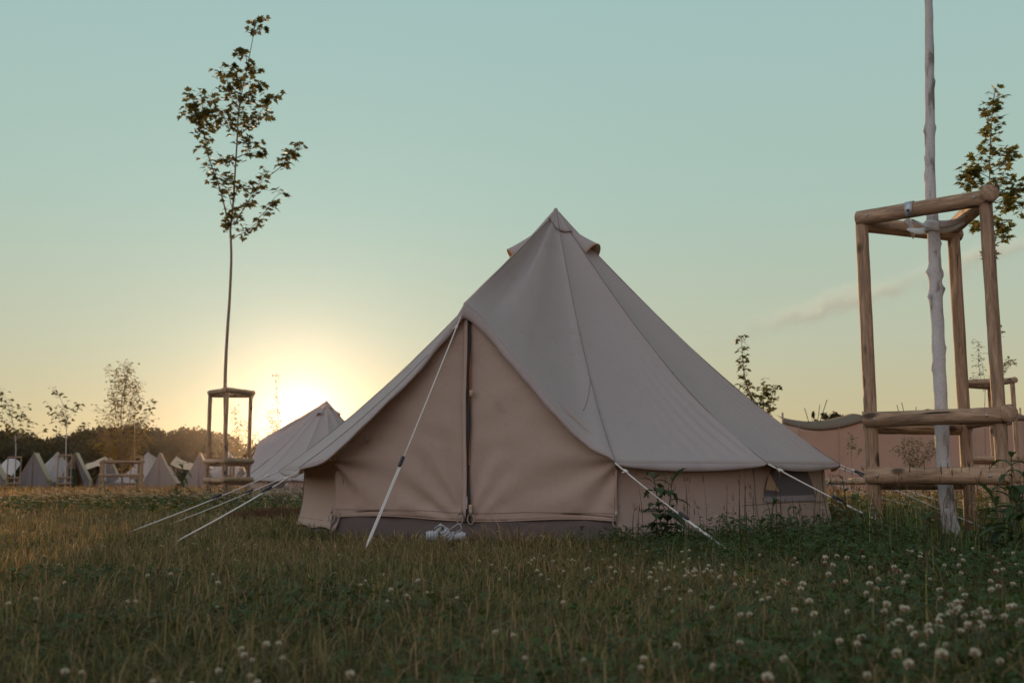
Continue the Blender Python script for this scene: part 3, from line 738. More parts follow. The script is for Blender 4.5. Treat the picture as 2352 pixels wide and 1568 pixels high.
# ------------------------------------------------------------------ leaves and trees
MAPLE = [(0, 0), (0.10, 0.02), (0.34, -0.10), (0.30, 0.08), (0.55, 0.16), (0.40, 0.28), (0.56, 0.50), (0.33, 0.46), (0.22, 0.44), (0.26, 0.68), (0.12, 0.66), (0.0, 1.0)]
MAPLE = MAPLE + [(-x, y) for x, y in reversed(MAPLE[1:-1])]
OVAL = [(0, 0), (0.22, 0.25), (0.28, 0.55), (0.15, 0.85), (0, 1.0), (-0.15, 0.85), (-0.28, 0.55), (-0.22, 0.25)]
def leaf_cloud(items, shape, mat, name, parent):
    """items: (position, size, outward dir). each leaf a small folded polygon fan of its own"""
    m = MB()
    for p, sz, out in items:
        up = Vector((random.gauss(0, .45), random.gauss(0, .45), 1)).normalized()
        f = Vector((out.x + random.gauss(0, .5), out.y + random.gauss(0, .5), -0.35 + random.gauss(0, .35)))
        f = f - up * f.dot(up)
        if f.length < 1e-4: continue
        f.normalize(); s = f.cross(up); fold = random.uniform(0.05, 0.35); curl = random.uniform(0.0, 0.35)
        vs = [Vector(p) + (s * x + f * y + up * (fold * abs(x) - curl * y * y)) * sz for x, y in shape]
        c = Vector(p) + (f * 0.4 - up * curl * 0.16) * sz
        n = len(vs); m.add(vs + [c], [(i, (i + 1) % n, n) for i in range(n)])
    return m.build(name, mat, parent, smooth=False)
def limb(m, pts, r0, r1, sides=7, wob=0.0):
    pts = [Vector(p) for p in pts]; n = max(6, len(pts) * 4)
    q = [interp(pts, i / n) for i in range(n + 1)]
    if wob: q = [p + Vector((noise.noise(p * 3) * wob, noise.noise(p * 3 + Vector((9, 9, 9))) * wob, 0)) for p in q]
    m.tube(q, [r0 + (r1 - r0) * (i / n) ** 0.8 for i in range(n + 1)], sides)
    return q
def px_tree(name, label, cat, Y, stem, branches, rstem, leaf, n_leaf, shape, mat, barkmat, spread=0.16, group=None, depth=0.25, skip=0.25, rb=0.25, seed=1, petiole=True):
    """stem, branches: measured outlines (photo px) at distance Y; each limb gets its own lean in depth"""
    random.seed(seed)
    base = P(*stem[0], Y); bx, by = base.x, base.y; base.z = gzf(bx, by)
    root = empty(name, base); tag(root, label, cat, group)
    tm = MB(); cl = []
    S = [P(u, v, Y) - base for u, v in stem]; S[0].z = min(S[0].z, -0.05)
    Hs = S[-1].z
    qs = limb(tm, S, rstem, rstem * 0.12, 8)
    wtot = []
    for br in branches:
        pts = br['p']; lean = br.get('d', random.uniform(-depth, depth)); n = len(pts)
        B = [P(u, v, Y) - base + Vector((0, lean * (i / max(1, n - 1)) ** 1.0, 0)) for i, (u, v) in enumerate(pts)]
        q = limb(tm, B, max(0.004, rstem * br.get('r', rb)), 0.002, 5); wtot.append((q, br.get('n', 1.0), br.get('k', skip), br.get('s', 1.0), br.get('a', 0.0)))
    tot = sum(w[1] for w in wtot)
    items = []
    for q, w, sk, sp, _ in wtot:
        for _i in range(int(n_leaf * w / tot)):
            t = sk + (1 - sk) * random.random() ** 0.85; p = q[min(len(q) - 1, int(t * (len(q) - 1)))]
            o = Vector((random.gauss(0, 1), random.gauss(0, 1), random.gauss(0, .8))); o.normalize()
            rr = spread * sp * random.random() ** 0.6; pos = p + o * rr
            sz = leaf * random.uniform(0.65, 1.2); items.append((pos, sz, o))
            if petiole: tm.tube([p, p.lerp(pos, .5) + Vector((0, 0, .02)), pos], 0.0022, 3, cap=False)
    leaf_cloud(items, shape, mat, 'crown', root)
    tm.build('trunk', barkmat, root)
    random.seed(seed + 100)
    return root
def z6(*pts): return [((400 + x / 2.53) / 1.0884, (y / 2.53) / 1.0884) for x, y in pts]
px_tree('maple_tree', 'slender young maple with a leafy crown and a long bare stem, left of the sun', 'tree', 18.05,
        [(519, 1120), (518, 990), (517, 880), (521, 780), (527, 690), (531, 600), (530, 545)] + z6((445, 1440), (462, 1290), (477, 1050), (488, 880), (497, 700), (522, 560), (552, 420), (592, 215), (600, 130)), [
        dict(p=z6((440, 1440), (405, 1290), (370, 1160), (320, 1020), (290, 880), (285, 720), (265, 600)), n=1.7, k=.1, r=.4, s=1.15),
        dict(p=z6((290, 880), (250, 800), (200, 720), (150, 680)), n=.9, s=1.1), dict(p=z6((285, 760), (230, 690), (210, 610)), n=.6),
        dict(p=z6((440, 830), (395, 720), (340, 660), (300, 590)), n=.8, s=1.2), dict(p=z6((400, 800), (330, 730), (250, 700)), n=.6),
        dict(p=z6((490, 870), (560, 810), (640, 730), (700, 660), (760, 640)), n=1.0, k=.15), dict(p=z6((560, 820), (640, 760), (715, 770)), n=.25),
        dict(p=z6((450, 1515), (490, 1485), (540, 1455), (600, 1400), (640, 1375)), n=.55, s=.75, k=.2), dict(p=z6((600, 1400), (680, 1330), (730, 1260), (790, 1220)), n=.45, s=.7),
        dict(p=z6((470, 1420), (560, 1280), (640, 1170), (700, 1090)), n=1.0, s=.9, k=.1, r=.32), dict(p=z6((680, 1120), (770, 1040), (800, 980), (850, 920), (880, 905)), n=.95, k=.3, s=.85),
        dict(p=z6((475, 1060), (430, 1010), (360, 1010)), n=.45, s=.7), dict(p=z6((480, 1000), (560, 960), (650, 960)), n=.6, s=.9), dict(p=z6((484, 920), (540, 900), (620, 910)), n=.4, s=.8),
        dict(p=z6((470, 1150), (420, 1110), (380, 1110)), n=.35, s=.7), dict(p=z6((470, 1250), (500, 1210), (560, 1190)), n=.35, s=.8), dict(p=z6((460, 1330), (420, 1200), (380, 1160)), n=.3, s=.8),
        dict(p=z6((497, 700), (440, 600), (420, 520), (390, 440), (340, 455)), n=1.1, s=1.1, k=.1), dict(p=z6((500, 680), (540, 600), (600, 560), (655, 535)), n=.8, s=1.1, k=.1), dict(p=z6((522, 560), (480, 470), (430, 400)), n=.7, s=.9, k=.1),
        dict(p=z6((545, 450), (580, 420), (605, 450)), n=.4, s=.8), dict(p=z6((552, 420), (550, 370), (520, 350)), n=.35, s=.8, k=.4), dict(p=z6((592, 230), (590, 180), (600, 130), (630, 110)), n=.55, s=.9, k=.2), dict(p=z6((592, 220), (630, 190), (662, 165)), n=.12, s=.5, k=.6),
        dict(p=z6((488, 880), (490, 800), (495, 700), (510, 600)), n=1.2, s=1.5, k=0, d=.05), dict(p=z6((440, 1445), (455, 1390), (475, 1300)), n=.6, s=1.0, k=0, d=.05)],
        0.045, 0.125, 1080, MAPLE, M['maple'], M['bark'], spread=0.17, group='young maples in log frames', seed=3)
def dz5(*pts): return [((2060 + x / 1.96) / 1.0884, (y / 1.96) / 1.0884) for x, y in pts]
px_tree('maple_tree', 'green young maple at the right edge, its narrow top above the nearest log frame', 'tree', 16.3,
        [(2290, 1110), (2283, 900), (2279, 700), (2277, 610)] + dz5((815, 1120), (812, 900), (815, 700), (825, 560), (840, 430)), [
        dict(p=dz5((815, 760), (822, 640), (830, 520), (845, 430)), n=1.7, k=0, s=.95, d=0.05),
        dict(p=dz5((812, 800), (770, 770), (790, 780)), n=.3, s=.8), dict(p=dz5((810, 870), (760, 840), (715, 840), (690, 850)), n=.9, s=.9), dict(p=dz5((810, 930), (760, 890), (710, 900)), n=.7, s=.9),
        dict(p=dz5((815, 850), (880, 800), (920, 740), (965, 740)), n=1.0, s=.85, k=.35), dict(p=dz5((815, 960), (880, 900), (930, 860)), n=.9, s=1.0), dict(p=dz5((815, 1000), (900, 960), (960, 910), (985, 890)), n=1.0, s=1.0),
        dict(p=dz5((815, 1050), (880, 1010), (940, 990), (970, 1050)), n=.8, s=.95), dict(p=dz5((815, 1120), (870, 1090), (930, 1110)), n=.7, s=.9), dict(p=dz5((815, 1190), (860, 1150), (885, 1180)), n=.5, s=.7), dict(p=dz5((815, 1230), (835, 1210), (850, 1250)), n=.3, s=.6), dict(p=dz5((810, 1100), (780, 1090), (740, 1110), (715, 1140)), n=.4, s=.5, k=.4)],
        0.034, 0.135, 520, MAPLE, M['maple_green'], M['bark'], spread=0.19, group='young maples in log frames', seed=5)
# shoots of a young maple showing over the roof of the tent
px_tree('maple_tree', 'leafy maple shoots standing up behind the sloping roof of the large tent', 'tree', 14.0,
        [(1760, 1100), (1752, 1000), (1735, 930), (1714, 880), (1706, 820), (1703, 775)], [
        dict(p=[(1735, 930), (1712, 880), (1705, 820), (1703, 770)], n=1.4, k=0, s=.75, d=0.0), dict(p=[(1735, 935), (1720, 900), (1712, 880)], n=.6, k=0, s=1.1), dict(p=[(1752, 1000), (1754, 930), (1753, 880), (1752, 867)], n=.8, k=.2, s=.65),
        dict(p=[(1752, 1000), (1766, 940), (1772, 900), (1778, 884)], n=.7, k=.3, s=.6), dict(p=[(1752, 980), (1742, 940), (1735, 925)], n=.7, k=.2, s=1.0), dict(p=[(1756, 1010), (1768, 960), (1774, 930)], n=.4, k=.3, s=.6)],
        0.02, 0.078, 240, MAPLE, M['maple'], M['bark'], spread=0.13, group='young maples in log frames', seed=6)
def z4(*pts): return [(x / 6.095, (880 + y / 5.6) / 1.0884) for x, y in pts]
px_tree('sapling', 'thin sapling with a forked white stem in the leftmost far frame', 'tree', 61.0, [(32, 1118), (35, 1060), (36, 1020)] + z4((190, 1040), (150, 870), (80, 640), (0, 480)),
        [dict(p=z4((190, 1040), (150, 870), (100, 700), (30, 530)), n=1.0, k=.45), dict(p=z4((170, 1010), (90, 900), (0, 720)), n=.8, k=.2), dict(p=z4((150, 1020), (70, 970), (10, 880)), n=.6), dict(p=z4((200, 1240), (290, 1080), (320, 900), (290, 740)), n=.8, k=.3), dict(p=z4((290, 1000), (340, 860), (330, 800)), n=.2, k=.4), dict(p=z4((210, 1240), (370, 1080), (430, 980), (480, 890)), n=.6, k=.4), dict(p=z4((250, 1200), (500, 1120), (530, 1050)), n=.3, k=.4), dict(p=z4((205, 1230), (250, 1100), (280, 1050)), n=.8, k=.2, s=1.3)],
        0.05, 0.30, 190, OVAL, M['maple'], M['lime'], spread=0.38, group='far saplings in log frames', depth=.5, seed=8, rb=.3)
px_tree('sapling', 'thin sapling with a straight white stem in front of the open ridge tent', 'tree', 57.0, [(149, 1115), (151, 1050), (152, 1000)] + z4((930, 1090), (940, 980), (905, 800), (850, 660), (740, 490)),
        [dict(p=z4((870, 710), (830, 610), (780, 550), (730, 490)), n=.7, k=.3, s=.6), dict(p=z4((930, 960), (840, 910), (780, 870), (710, 730)), n=.8, k=.2), dict(p=z4((930, 980), (910, 880), (910, 760)), n=1.4, k=.1, s=1.2), dict(p=z4((935, 960), (1000, 830), (1050, 750), (1100, 710)), n=.7, k=.3, s=.7), dict(p=z4((930, 1080), (880, 1000), (800, 960)), n=.5, k=.3), dict(p=z4((925, 1190), (820, 1170), (750, 1090)), n=.5, k=.4), dict(p=z4((930, 1150), (1050, 1080), (1180, 990)), n=.5, k=.5, s=.7)],
        0.05, 0.27, 150, OVAL, M['maple'], M['lime'], spread=0.34, group='far saplings in log frames', depth=.5, seed=9, rb=.3)
# birch
def birch():
    br = []
    random.seed(21)
    for p, n, k, s in [(((1700, 1500), (1700, 1150), (1700, 700), (1760, 430), (1780, 260), (1840, 120)), 1.6, .45, .8), (((1700, 1200), (1740, 700), (1750, 450), (1740, 150)), 1.2, .4, .8), (((1690, 1300), (1650, 900), (1620, 500), (1610, 230)), 1.1, .4, .8), (((1640, 900), (1560, 400), (1530, 180)), .35, .3, .4),
                     (((1710, 1300), (1800, 800), (1850, 500), (1840, 370)), 1.5, .25, 1.0), (((1720, 1300), (1860, 700), (1880, 480), (1900, 420)), 1.0, .3, .8), (((1690, 1300), (1600, 800), (1580, 560), (1600, 400)), 1.0, .35, .9), (((1690, 1350), (1560, 1000), (1480, 850), (1400, 770)), .7, .3, .9), (((1680, 1380), (1580, 900), (1540, 720), (1520, 650)), .5, .3, .8),
                     (((1700, 1400), (1500, 1250), (1400, 1150)), 1.0, .1, 1.4), (((1700, 1500), (1600, 1300), (1500, 1150), (1480, 1020)), 1.4, .1, 1.5), (((1700, 1500), (1750, 1250), (1760, 1100), (1740, 1000)), 1.6, .1, 1.5), (((1700, 1550), (1850, 1300), (1950, 1150), (1960, 1000)), 1.6, .1, 1.5), (((1710, 1600), (1850, 1400), (1930, 1300)), 1.3, .1, 1.3), (((1700, 1600), (1550, 1400), (1500, 1300)), 1.3, .1, 1.3), (((1700, 1600), (1700, 1400), (1700, 1250)), 1.4, .1, 1.6)]:
        br.append(dict(p=z4(*p), n=n, k=k, s=s))
    px_tree('birch_tree', 'tall feathery birch with yellow backlit leaves inside a low log fence', 'tree', 35.0, [(281, 1115), (280, 1040)] + z4((1700, 1200), (1700, 700), (1760, 430), (1790, 200)), br, 0.045, 0.105, 1900, OVAL, M['birch'], M['bark'], spread=0.36, depth=.45, seed=10)
birch()
px_tree('sapling', 'slim sapling with few dark leaves rising on the right of the birch', 'tree', 60.0, [(310, 1115), (309, 1030), (309, 960), (308, 900)],
        [dict(p=z4((1890, 1000), (1880, 800), (1870, 720)), n=.8, k=.1), dict(p=z4((1890, 1000), (1960, 880), (2010, 780), (2010, 710)), n=.8, k=.2), dict(p=z4((1890, 1040), (2040, 950), (2100, 860)), n=.5, k=.3), dict(p=z4((2060, 930), (2110, 790), (2140, 660)), n=.6, k=.4, s=.6), dict(p=z4((1900, 1060), (2060, 980), (2130, 930)), n=.4, k=.3), dict(p=z4((1885, 900), (1920, 720), (1970, 660)), n=.3, k=.5, s=.6)],
        0.05, 0.28, 120, OVAL, M['maple'], M['lime'], spread=0.33, group='far saplings in log frames', depth=.5, seed=12, rb=.3)
def zs(*pts): return [((480 + x / 4.9) / 1.0884, (920 + y / 4.9) / 1.0884) for x, y in pts]
px_tree('shrub', 'thin many-stemmed shrub with pale backlit leaves in the low fence beside the tall stake frame', 'shrub', 39.0, [(576, 1115), (570, 1060), (555, 1000), (551, 940)],
        [dict(p=zs((640, 1330), (600, 900), (570, 650), (550, 470)), n=1.2, k=.3), dict(p=zs((640, 1300), (540, 800), (500, 500)), n=.9, k=.5, s=.8), dict(p=zs((640, 1330), (590, 850), (610, 600)), n=.8, k=.4), dict(p=zs((650, 1350), (640, 900), (650, 650)), n=.8, k=.3), dict(p=zs((650, 1300), (760, 900), (820, 760)), n=.8, k=.3), dict(p=zs((650, 1300), (800, 950), (880, 820)), n=.6, k=.3), dict(p=zs((640, 1320), (540, 1000), (480, 750)), n=.6, k=.4), dict(p=zs((650, 1300), (720, 1000), (760, 830)), n=.9, k=.2), dict(p=zs((640, 1330), (560, 1080), (520, 950)), n=.9, k=.2)],
        0.02, 0.085, 620, OVAL, M['birch'], M['bark'], spread=0.24, group='shrubs in low log fences', depth=.5, seed=14)
px_tree('shrub', 'thin tall shrub glowing in front of the sun, in the fence under the tent eave', 'shrub', 35.0, [(662, 1110), (650, 1050), (640, 960), (632, 860)],
        [dict(p=zs((1080, 1300), (1040, 800), (1010, 400), (1005, 20)), n=.9, k=.35, s=.7), dict(p=zs((1080, 1250), (1040, 900), (1020, 700), (990, 550)), n=1.2, k=.4), dict(p=zs((1080, 1250), (960, 850), (940, 500)), n=.8, k=.5, s=.8), dict(p=zs((1080, 1250), (1080, 800), (1070, 500)), n=.8, k=.4), dict(p=[(660, 1080), (690, 1000), (698, 960)], n=1.0, k=.2), dict(p=[(660, 1080), (672, 1000), (676, 950)], n=1.0, k=.2), dict(p=[(660, 1085), (620, 1010), (600, 980)], n=.6, k=.3), dict(p=[(660, 1085), (636, 1010), (628, 960)], n=.8, k=.3), dict(p=[(660, 1085), (690, 1030), (710, 1000)], n=.7, k=.3)],
        0.02, 0.08, 560, OVAL, M['birch'], M['bark'], spread=0.2, group='shrubs in low log fences', depth=.5, seed=15)
px_tree('shrub', 'round leafless-looking bush in front of the terracotta canvas wall', 'shrub', 20.0, [(2100, 1110), (2100, 1085), (2100, 1060)],
        [dict(p=[(2100, 1085), (2100 + dx * .5, 1050), (2100 + dx, t)], n=1.0, k=.2) for dx, t in ((-50, 1035), (-42, 1020), (-30, 1010), (-18, 1005), (-8, 1002), (0, 1008), (10, 1004), (20, 1012), (32, 1008), (40, 1010), (46, 1025), (52, 1040))],
        0.012, 0.05, 520, OVAL, M['weed'], M['bark'], spread=0.09, depth=.35, seed=16)
px_tree('sapling', 'tiny sapling with a tuft of leaves in front of the terracotta canvas wall', 'tree', 18.0, [(1958, 1105), (1957, 1070), (1955, 1020), (1957, 1002)],
        [dict(p=[(1956, 1060), (1955, 1020), (1957, 1000)], n=1.0, k=.35), dict(p=[(1956, 1075), (1968, 1050), (1978, 1030)], n=.25, k=.7, s=.6)], 0.008, 0.05, 60, OVAL, M['weed'], M['bark'], spread=0.07, depth=.1, seed=17)
px_tree('shrub', 'sparse budding shoots between the posts of the nearest log frame', 'shrub', 16.2, [(2262, 1100), (2262, 960), (2262, 880), (2250, 800)],
        [dict(p=[(2260, 900), (2248, 860), (2242, 820), (2238, 785)], n=1.0, k=.3), dict(p=[(2262, 900), (2285, 860), (2305, 840), (2325, 825)], n=1.1, k=.35), dict(p=[(2270, 880), (2285, 800), (2292, 745)], n=.7, k=.4), dict(p=[(2262, 890), (2242, 875), (2225, 870)], n=.2, k=.4), dict(p=[(2300, 870), (2312, 850), (2320, 832)], n=.5, k=.6)],
        0.012, 0.06, 150, OVAL, M['maple'], M['bark'], spread=0.09, depth=.2, seed=18)

# the white painted trunk in the nearest frame
def white_tree():
    random.seed(4); Y = 5.94
    pts = [(2193, 1262, 22), (2188, 1230, 19), (2180, 1190, 17.5), (2172, 1120, 16.5), (2166, 1040, 15.5), (2162, 960, 15), (2157, 850, 14.5), (2154, 760, 14.5), (2150, 690, 14.5), (2147, 600, 14), (2143, 520, 13.5), (2138, 460, 12.5), (2136, 380, 11.5), (2136, 280, 11), (2135, 180, 10.5), (2134, 80, 10), (2132, -10, 9)]
    base = P(2186, 1235, Y); base.z = gzf(base.x, base.y); root = empty('birch_tree', base)
    root.name = 'planted_tree'; tag(root, 'straight white painted trunk tied inside the nearest log frame', 'tree')
    A_ = [P(u, v, Y) - base for u, v, r in pts]; RR = [r / FPX * Y / 0.99 for _, _, r in pts]
    top = A_[-1]; A_ += [top + Vector((-.01, .01, .5)), top + Vector((.02, 0, 1.2)), top + Vector((0, 0, 2.0))]; RR += [0.02, 0.014, 0.005]
    N = 220; q = [interp(A_, i / N) for i in range(N + 1)]
    zs_ = [a.z for a in A_]; rad = [float(np.interp(p.z, zs_, RR)) for p in q]
    knots = [(P(2130, 625, Y).z - base.z, math.pi, .55), (P(2160, 630, Y).z - base.z, 0, .45), (P(2165, 665, Y).z - base.z, 0, .6), (P(2145, 680, Y).z - base.z, math.pi, .35), (P(2127, 300, Y).z - base.z, math.pi, .4), (P(2148, 295, Y).z - base.z, 0, .4), (P(2126, 365, Y).z - base.z, math.pi, .3), (P(2148, 190, Y).z - base.z, 0, .35), (P(2166, 800, Y).z - base.z, 0, .25), (P(2140, 845, Y).z - base.z, math.pi, .3), (P(2130, 405, Y).z - base.z, math.pi, .35), (P(2150, 560, Y).z - base.z, 0, .35)]
    m = MB()
    # lumps: swell the ring towards the picture side where a pruned twig sat
    def jit(i, th, p):
        f = 1 + 0.10 * noise.noise(Vector((math.cos(th) * 1.2, math.sin(th) * 1.2, p.z * 9))) + 0.05 * noise.noise(Vector((math.cos(th) * 3, math.sin(th) * 3, p.z * 34)))
        ax, ay = math.cos(th), math.sin(th)
        for kz, ka, amp in knots:
            # ring frame: a = t x up, roughly +x or -x; measure side by sign of world x
            side = 1 if ka == 0 else -1
            wx = DIRX[i][0] * ax + DIRX[i][1] * ay
            f += amp * math.exp(-((p.z - kz) / 0.022) ** 2) * max(0, wx * side) ** 2.5
        return f
    DIRX = []
    up = Vector((0, 0, 1)); prev = None
    for i, p in enumerate(q):
        t = (q[min(i + 1, N)] - q[max(i - 1, 0)]).normalized()
        if prev is None:
            a = t.cross(up)
            if a.length < 0.05: a = t.cross(Vector((1, 0, 0)))
        else: a = prev - t * prev.dot(t)
        a.normalize(); prev = a; b = t.cross(a); DIRX.append((a.x, b.x))
    m.tube(q, rad, 20, True, jit); m.build('trunk', M['lime'], root)
    tm = MB(); items = []
    for i in range(16):
        z0 = top.z + 0.12 + 1.8 * i / 16; b0 = Vector((top.x, top.y, z0)); th = random.uniform(0, 6.28); Lb = random.uniform(.4, .9) * (1 - i / 24)
        e = b0 + Vector((math.cos(th) * Lb, math.sin(th) * Lb, Lb * .9)); qq = limb(tm, [b0, b0.lerp(e, .5) + Vector((0, 0, -.03)), e], .01, .002, 5)
        for _ in range(34):
            pp = qq[random.randrange(3, len(qq))]; o = Vector((random.gauss(0, 1), random.gauss(0, 1), random.gauss(0, 1))).normalized(); items.append((pp + o * .14 * random.random(), .1 * random.uniform(.7, 1.2), o))
    lo = top + Vector((0, 0, 0.03))
    for _ in range(5): items.append((lo + Vector((random.uniform(-.02, .03), -.02, random.uniform(0, .03))), .035, Vector((random.gauss(0, 1), -1, 0))))
    tm.build('limbs', M['bark'], root); leaf_cloud(items, MAPLE, M['maple'], 'crown', root)
white_tree()
near_frame_extras()

# ------------------------------------------------------------------ woods and far trees
def crown_quads(centers, n, size, sd):
    r = np.random.default_rng(sd); V = []
    tot = sum(c[3] * c[4] * c[5] for c in centers)
    P0 = []
    for cx, cy, cz, a, b, c in centers:
        k = max(30, int(n * a * b * c / tot)); d = r.normal(size=(k, 3)); d /= np.linalg.norm(d, axis=1)[:, None]
        rad = r.random(k) ** 0.33; clump = 0.8 + 0.28 * np.sin(d[:, 0] * 5 + cx) * np.sin(d[:, 1] * 5 + cy) * np.sin(d[:, 2] * 6 + cz)
        P0.append(np.stack([cx + d[:, 0] * a * rad * clump, cy + d[:, 1] * b * rad * clump, cz + d[:, 2] * c * rad * clump], -1))
    P0 = np.concatenate(P0); k = len(P0)
    a1 = r.normal(size=(k, 3)); a1 /= np.linalg.norm(a1, axis=1)[:, None]; a2 = np.cross(a1, r.normal(size=(k, 3))); a2 /= np.linalg.norm(a2, axis=1)[:, None]
    s = size * r.uniform(.5, 1.3, (k, 1))
    V = np.stack([P0 - a1 * s, P0 + a2 * s * .55, P0 + a1 * s, P0 - a2 * s * .55], 1).reshape(-1, 3)
    return V
def wood():
    prof = [(-60, 984), (0, 982), (16, 980), (41, 978), (66, 985), (90, 999), (105, 988), (118, 1003), (139, 1003), (156, 988), (180, 983), (197, 979), (230, 973), (246, 970), (282, 968), (320, 966), (353, 973), (369, 981), (386, 981), (406, 985), (427, 975), (453, 971), (470, 981), (504, 979), (524, 994), (537, 1013), (560, 1010), (590, 1012), (640, 1016), (700, 1022), (800, 1036), (1500, 1040), (1900, 1036), (2700, 1030)]
    cs = []; r = random.Random(5); us = [p[0] for p in prof]; vs = [p[1] for p in prof]; stems = MB()
    for row, (Yb, dv) in enumerate(((128, 2), (118, 14), (110, 34))):
        u = -1500
        while u < (2700 if row == 0 else 540):
            Y = Yb + r.uniform(-4, 4); v = float(np.interp(u, us, vs)) + dv + r.uniform(-3, 6) + (4 * math.sin(u * .05) if u < 0 else 0)
            t = P(u, v, Y); g = gzf(t.x, t.y); h = t.z - g; w = r.uniform(1.5, 2.6)
            cs.append((t.x, t.y, t.z - h * .22, w, w, h * .24)); cs.append((t.x + r.uniform(-1.5, 1.5), t.y, t.z - h * .50, w * 1.25, w, h * .30)); cs.append((t.x + r.uniform(-1, 1), t.y, g + h * .2, w * 1.3, w, h * .26))
            for _ in range(2): cs.append((t.x + r.uniform(-1.6, 1.6), t.y - .6, t.z - h * r.uniform(.08, .3), w * .4, w * .4, h * .09))
            u += r.uniform(16, 30)
    V = crown_quads(cs, 330000, 0.30, 3); k = len(V) // 4
    o = np_mesh('woodland', V, np.arange(len(V)), np.arange(0, len(V), 4), M['wood_leaf'])
    tag(o, 'dark line of dense broadleaf woodland along the horizon behind the ridge tents', 'woodland', kind='stuff')
wood()
def far_tree(u, vtop, Y, wpx, label, kind, seed):
    t = P(u, vtop, Y); g = gzf(t.x, t.y); root = empty('far_tree', (t.x, t.y, g)); h = t.z - g; w = wpx / 2 / FPX * Y; r = random.Random(seed)
    if kind == 'conifer': cs = [(r.uniform(-.2, .2), 0, h * (1 - .1 * i), w * (.12 + .16 * i), w * (.12 + .16 * i), h * .05) for i in range(1, 7)]
    else: cs = [(r.uniform(-.75, .75) * w, r.uniform(-.5, .5) * w, h * r.uniform(.70, .93), w * .34, w * .34, h * .055) for _ in range(11)] + [(0, 0, h * .6, w * .9, w * .7, h * .2)]
    V = crown_quads(cs, 2600, 0.22, seed); c = np_mesh('crown', V, np.arange(len(V)), np.arange(0, len(V), 4), M['wood_leaf']); c.parent = root
    m = MB(); m.tube([(0, 0, -.2), (0, 0, h * .5), (0, 0, h * .9)], [w * .12, w * .07, .03], 8)
    for k in range(6): a = r.uniform(0, 6.28); m.tube([(0, 0, h * (.45 + .06 * k)), (math.cos(a) * w * .6, math.sin(a) * w * .5, h * (.62 + .05 * k))], [w * .05, .02], 5)
    m.build('trunk', M['dark_bark'], root); tag(root, label, 'tree', 'far trees beyond the terracotta canvas wall')
far_tree(1870, 934, 120, 24, 'small dark conifer top beside the crossed thin poles over the terracotta wall', 'conifer', 1)
far_tree(1918, 930, 125, 70, 'round dark treetop over the dip of the terracotta canvas wall', 'round', 2)
far_tree(2052, 938, 130, 56, 'low dark treetop just right of the nearest frame, above its middle rail', 'round', 3)
far_tree(2125, 932, 130, 76, 'low dark treetop beside the white painted trunk, above the middle rail', 'round', 4)
far_tree(2186, 935, 130, 34, 'small dark treetop between the white painted trunk and the rear post', 'round', 5)
far_tree(2268, 939, 130, 40, 'dark treetop between the two thick right posts of the nearest frame', 'round', 6)

# ------------------------------------------------------------------ terracotta canvas wall, awnings, small camp things
def marquee():
    Y = 32.0; top = [(1798, 949), (1822, 957), (1850, 962), (1880, 964), (1920, 960), (1955, 952), (1983, 946), (2030, 956), (2080, 960), (2140, 958), (2190, 952), (2230, 948), (2275, 957), (2320, 950), (2345, 940), (2400, 955), (2470, 950)]
    base = P(2100, 1088, Y); base.z = gzf(base.x, Y); root = empty('canvas_wall', base)
    tag(root, 'long terracotta canvas wall with a sagging olive top edge behind the bush', 'canvas wall')
    T = [P(u, v, Y) - base for u, v in top]
    def f(x, s):
        p = interp(T, x); zt = p.z - 0.28; z = zt * s; return Vector((p.x, 0.05 * math.sin(p.x * 2.1) * (1 - .5 * s) + 0.02 * noise.noise(Vector((p.x * 2, z * 2, 0))), z))
    m = MB(); m.grid(f, 120, 14); m.build('wall_panel', M['marquee'], root, solid=.01)
    m = MB()
    def g(x, s):
        p = interp(T, x); return Vector((p.x, -0.02 - 0.10 * math.sin(math.pi * s) + .9 * (1 - s) ** 2, p.z - 0.34 * s))
    m.grid(g, 120, 8); m.build('top_band', M['marquee_top'], root, solid=.01)
    for u, v, ht in ((1799, 949, 0), (1984, 946, 0), (2232, 948, 0), (2346, 938, 0)):
        p = P(u, v, Y) - base; m = MB(); m.tube([(p.x, .08, -.1), (p.x, .08, p.z + .03)], .03, 8); m.build('pole', M['wood'], root)
    for x0, x1 in ((1835, 1836), (1925, 1927), (2075, 2076), (2150, 2152)):
        m = MB(); a = P(x0, 972, Y) - base; b = P(x1, 1085, Y) - base; m.tube([(a.x, -.06, a.z), (b.x, -.07, 0)], .008, 4); m.build('seam', M['seam'], root)
    def z8(x, y): return (1745.7 + x * .2578, 900.4 + y * .2578)
    for a, b in (((445, 130), (500, 235)), ((585, 100), (550, 240)), ((650, 55), (560, 235)), ((1282, 100), (1325, 178)), ((1326, 80), (1366, 178)), ((1460, 120), (1440, 175))):
        p, q = P(*z8(*a), Y) - base, P(*z8(*b), Y) - base; p.y = q.y = .6; q.z -= .3
        m = MB(); m.tube([p, q], .012, 5); m.build('thin_pole', M['dark_bark'], root)
marquee()
def awning(name, label, pts, Y, drop, mat, poles):
    base = P(pts[len(pts) // 2][0], 1100, Y); base.z = gzf(base.x, Y); root = empty(name, base); tag(root, label, 'awning', 'pale awnings among the far tents')
    T = [P(u, v, Y) - base for u, v in pts]; m = MB()
    m.grid(lambda x, s: (lambda p: Vector((p.x, -1.2 * s, p.z * (1 - drop * s) - .1 * math.sin(math.pi * s) * math.sin(math.pi * x))))(interp(T, x)), 24, 10); m.build('fabric', mat, root, solid=.01)
    for i in poles: m = MB(); m.tube([(T[i].x, 0, -.1), (T[i].x, 0, T[i].z + .05)], .03, 6); m.build('pole', M['wood'], root)
